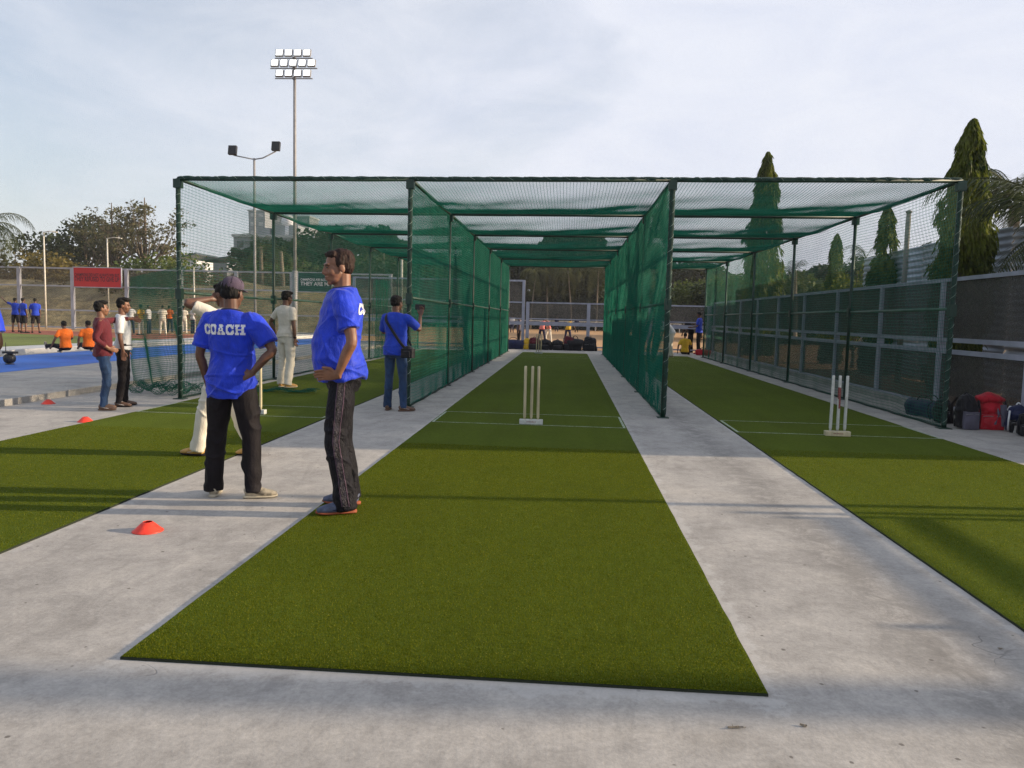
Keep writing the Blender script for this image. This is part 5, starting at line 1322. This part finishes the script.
# ------------------------------------------------------------------ bags
def backpack(label, loc, rz, w_, d_, h, main, pocket, group, straps='blackbag', fine=.009, tiltx=0, pocket_h=.5, lid=None, name='backpack'):
    t = empty(name, loc, rz); t.rotation_euler = (tiltx, 0, rz); tag(t, label, 'bag', group)
    b = MB(); b.ell((0, 0, h*.50), (w_*.50, d_*.46, h*.50), None, 18, 12); b.tube([(0, 0, .03), (0, 0, h*.72)], [(w_*.48, d_*.44), (w_*.46, d_*.40)], 20, side=(1, 0, 0)); b.ell((0, 0, h*.80), (w_*.42, d_*.38, h*.20))
    me = remesh(b, fine, 5, .6); displace(me, lambda c, n: .05*vnoise(c*7, 3)+.018*vnoise(c*20, 6)); link('main_pack', me, M[main], t, True)
    b = MB(); b.box((0, -d_*.44, h*pocket_h*.52), (w_*.70, d_*.26, h*pocket_h)); b.ell((0, -d_*.50, h*pocket_h*.45), (w_*.34, d_*.14, h*pocket_h*.42))
    me = remesh(b, fine, 5, .6); displace(me, lambda c, n: .010*vnoise(c*11, 9)); link('front_pocket', me, M[pocket], t, True)
    if lid:
        b = MB(); b.ell((0, -d_*.05, h*.90), (w_*.47, d_*.50, h*.17)); me = remesh(b, fine, 3); displace(me, lambda c, n: .022*vnoise(c*10, 4)); link('lid', me, M[lid], t, True)
    for sg in (-1, 1):
        b = MB(); b.tube([(sg*w_*.28, d_*.36, h*.92), (sg*w_*.36, d_*.60, h*.7), (sg*w_*.38, d_*.58, h*.35), (sg*w_*.42, d_*.40, h*.12)], [(.022, .006)]*4, 8); b.build('shoulder_strap', M[straps], t, True)
        b = MB(); b.tube([(sg*w_*.40, -d_*.30, h*.86), (sg*w_*.43, -d_*.45, h*.5), (sg*w_*.40, -d_*.36, h*.10)], [(.012, .004)]*3, 6); b.build('compression_strap', M[straps], t, True)
    b = MB(); b.tube([(w_*.09*math.cos(a), d_*.1, h*.97+.05*math.sin(a)) for a in np.linspace(0, math.pi, 9)], .009, 6); b.build('grab_loop', M[straps], t, True)
    b = MB(); b.tube([(w_*.30*math.cos(a), -d_*.575, h*pocket_h*.86+.01*math.sin(a)) for a in np.linspace(0, math.pi, 9)], .004, 5); b.build('zip', M['pole'], t, True)
    return t
GR = 'rucksacks piled against the right fence'
backpack('black rucksack with a grey front pocket leaning by the front right cage post', (5.46, 10.85, 0), R(8), .30, .24, .46, 'blackbag', 'greybag', GR, fine=.008, pocket_h=.52)
backpack('red rucksack with a bulging lid, second from the cage post', (5.80, 10.95, 0), R(-6), .42, .30, .46, 'redbag', 'redbag', GR, lid='redbag', fine=.008, pocket_h=.45)
t = [o_ for o_ in bpy.data.objects if o_.get('label') == 'red rucksack with a bulging lid, second from the cage post'][0]
b = MB(); b.tube([(.13, -.15, .05), (.15, -.16, .2), (.13, -.13, .34)], [(.05, .03), (.06, .035), (.04, .03)], 10); b.tube([(.05, -.17, .30), (.06, -.19, .2), (.02, -.19, .08)], [(.012, .006)]*3, 6)
me = remesh(b, .007, 3); displace(me, lambda c, n: .012*vnoise(c*14, 9)); link('dark_side_pocket', me, M['greybag'], t, True)
backpack('dark blue and white bag squeezed right of the red rucksack', (6.02, 10.66, 0), R(-20), .26, .22, .36, 'navybag', 'blackbag', GR, tiltx=R(10), fine=.010, straps='print')
backpack('black bag at the right edge of the photo beside the blue one', (6.02, 10.30, 0), R(-30), .36, .26, .30, 'blackbag', 'blackbag', GR, fine=.010)
def duffel(label, loc, rz, L, r, mat, group, base='blackbag', fine=.010):
    t = empty('duffel_bag', loc, rz); tag(t, label, 'bag', group)
    b = MB(); b.tube([(-L/2, 0, r*.95), (-L*.46, 0, r), (0, 0, r*1.04), (L*.46, 0, r), (L/2, 0, r*.95)], [r*.82, r, r*1.04, r, r*.82], 18); b.box((0, 0, r*.5), (L*.9, r*1.7, r*.9))
    me = remesh(b, fine, 5, .6); displace(me, lambda c, n: .02*vnoise(c*7, 3)); link('bag_body', me, M[mat], t, True)
    for sg in (-1, 1):
        b = MB(); b.tube([(L*.22*math.cos(a)*1.0, sg*r*.45, r*1.55+.16*math.sin(a)*r/.15) for a in np.linspace(0, math.pi, 9)], .010, 6); b.build('handle', M[base], t, True)
    b = MB(); b.tube([(-L*.42, 0, r*2.0), (0, 0, r*2.10), (L*.42, 0, r*2.0)], .006, 5); b.build('zip', M['pole'], t, True)
    return t
duffel('long dark duffel bag lying behind the side net next to the front right cage post', (5.52, 12.1, 0), R(100), .85, .13, 'navybag', GR)
backpack('small black bag leaning behind the front right cage post', (5.42, 11.45, 0), R(40), .28, .24, .34, 'blackbag', 'blackbag', GR, fine=.010)
GF = 'bags lined up at the far end of the lanes'
for k, (px, kind, main, wd, h, lb) in enumerate([(513, 'd', 'navybag', .95, .19, 'dark blue duffel with red trim at the far left of the row'), (527, 'b', 'yellow', .30, .46, 'yellow green bag beside the tall fence post'),
        (534, 'b', 'maroon', .62, .50, 'rounded dark maroon bag right of the yellow green one'), (545, 'b', 'blackbag', .58, .44, 'black bag with a pale top between the maroon bag and the stumps'),
        (557.5, 'b', 'blackbag', .60, .42, 'black bag with pale straps behind the distant stumps'), (569, 'b', 'maroon', .55, .60, 'tall dark bag at the left of the double sized black bag'),
        (575, 'd', 'blackbag', .62, .24, 'big square black bag right of the middle of the row'), (589.5, 'b', 'blackbag', .66, .60, 'big black bag standing alone in front of the right fence post')]):
    Y = 32.7; x = at(px, 345, Y).x
    if kind == 'd': duffel(lb, (x, Y, 0), R(3), wd, h*1.0, main, GF, fine=.02)
    else: backpack(lb, (x, Y, 0), R(random.uniform(-15, 15)), wd, .35, h, main, 'blackbag' if main != 'yellow' else 'yellow', GF, fine=.02, lid='pink' if k == 0 else None)
g = ground(697, 355); duffel('bright red bag on the ground at the feet of the person in dark blue', (g.x+.2, g.y-.2, 0), R(0), .6, .12, 'redbag', GF, fine=.02)

# ------------------------------------------------------------------ litter on the concrete
b = MB(); rl = random.Random(3)
for (x, y, s_) in ((.62, 2.56, .030), (.85, 2.6, .012), (1.9, 3.35, .012), (-.2, 2.1, .03), (-.55, 2.05, .03), (2.0, 2.6, .02), (-1.9, 2.3, .008)):
    for q in range(5):
        a = rl.uniform(0, 6.28); b.tube([(x+rl.gauss(0, s_*.6), y+rl.gauss(0, s_*.3), .003), (x+rl.gauss(0, s_*.6)+s_*math.cos(a), y+s_*.4*math.sin(a), .006)], rl.uniform(.001, .0035), 5)
tag(b.build('litter', M['palmbark'], None), kind='stuff')
# net swags near ground etc. finished
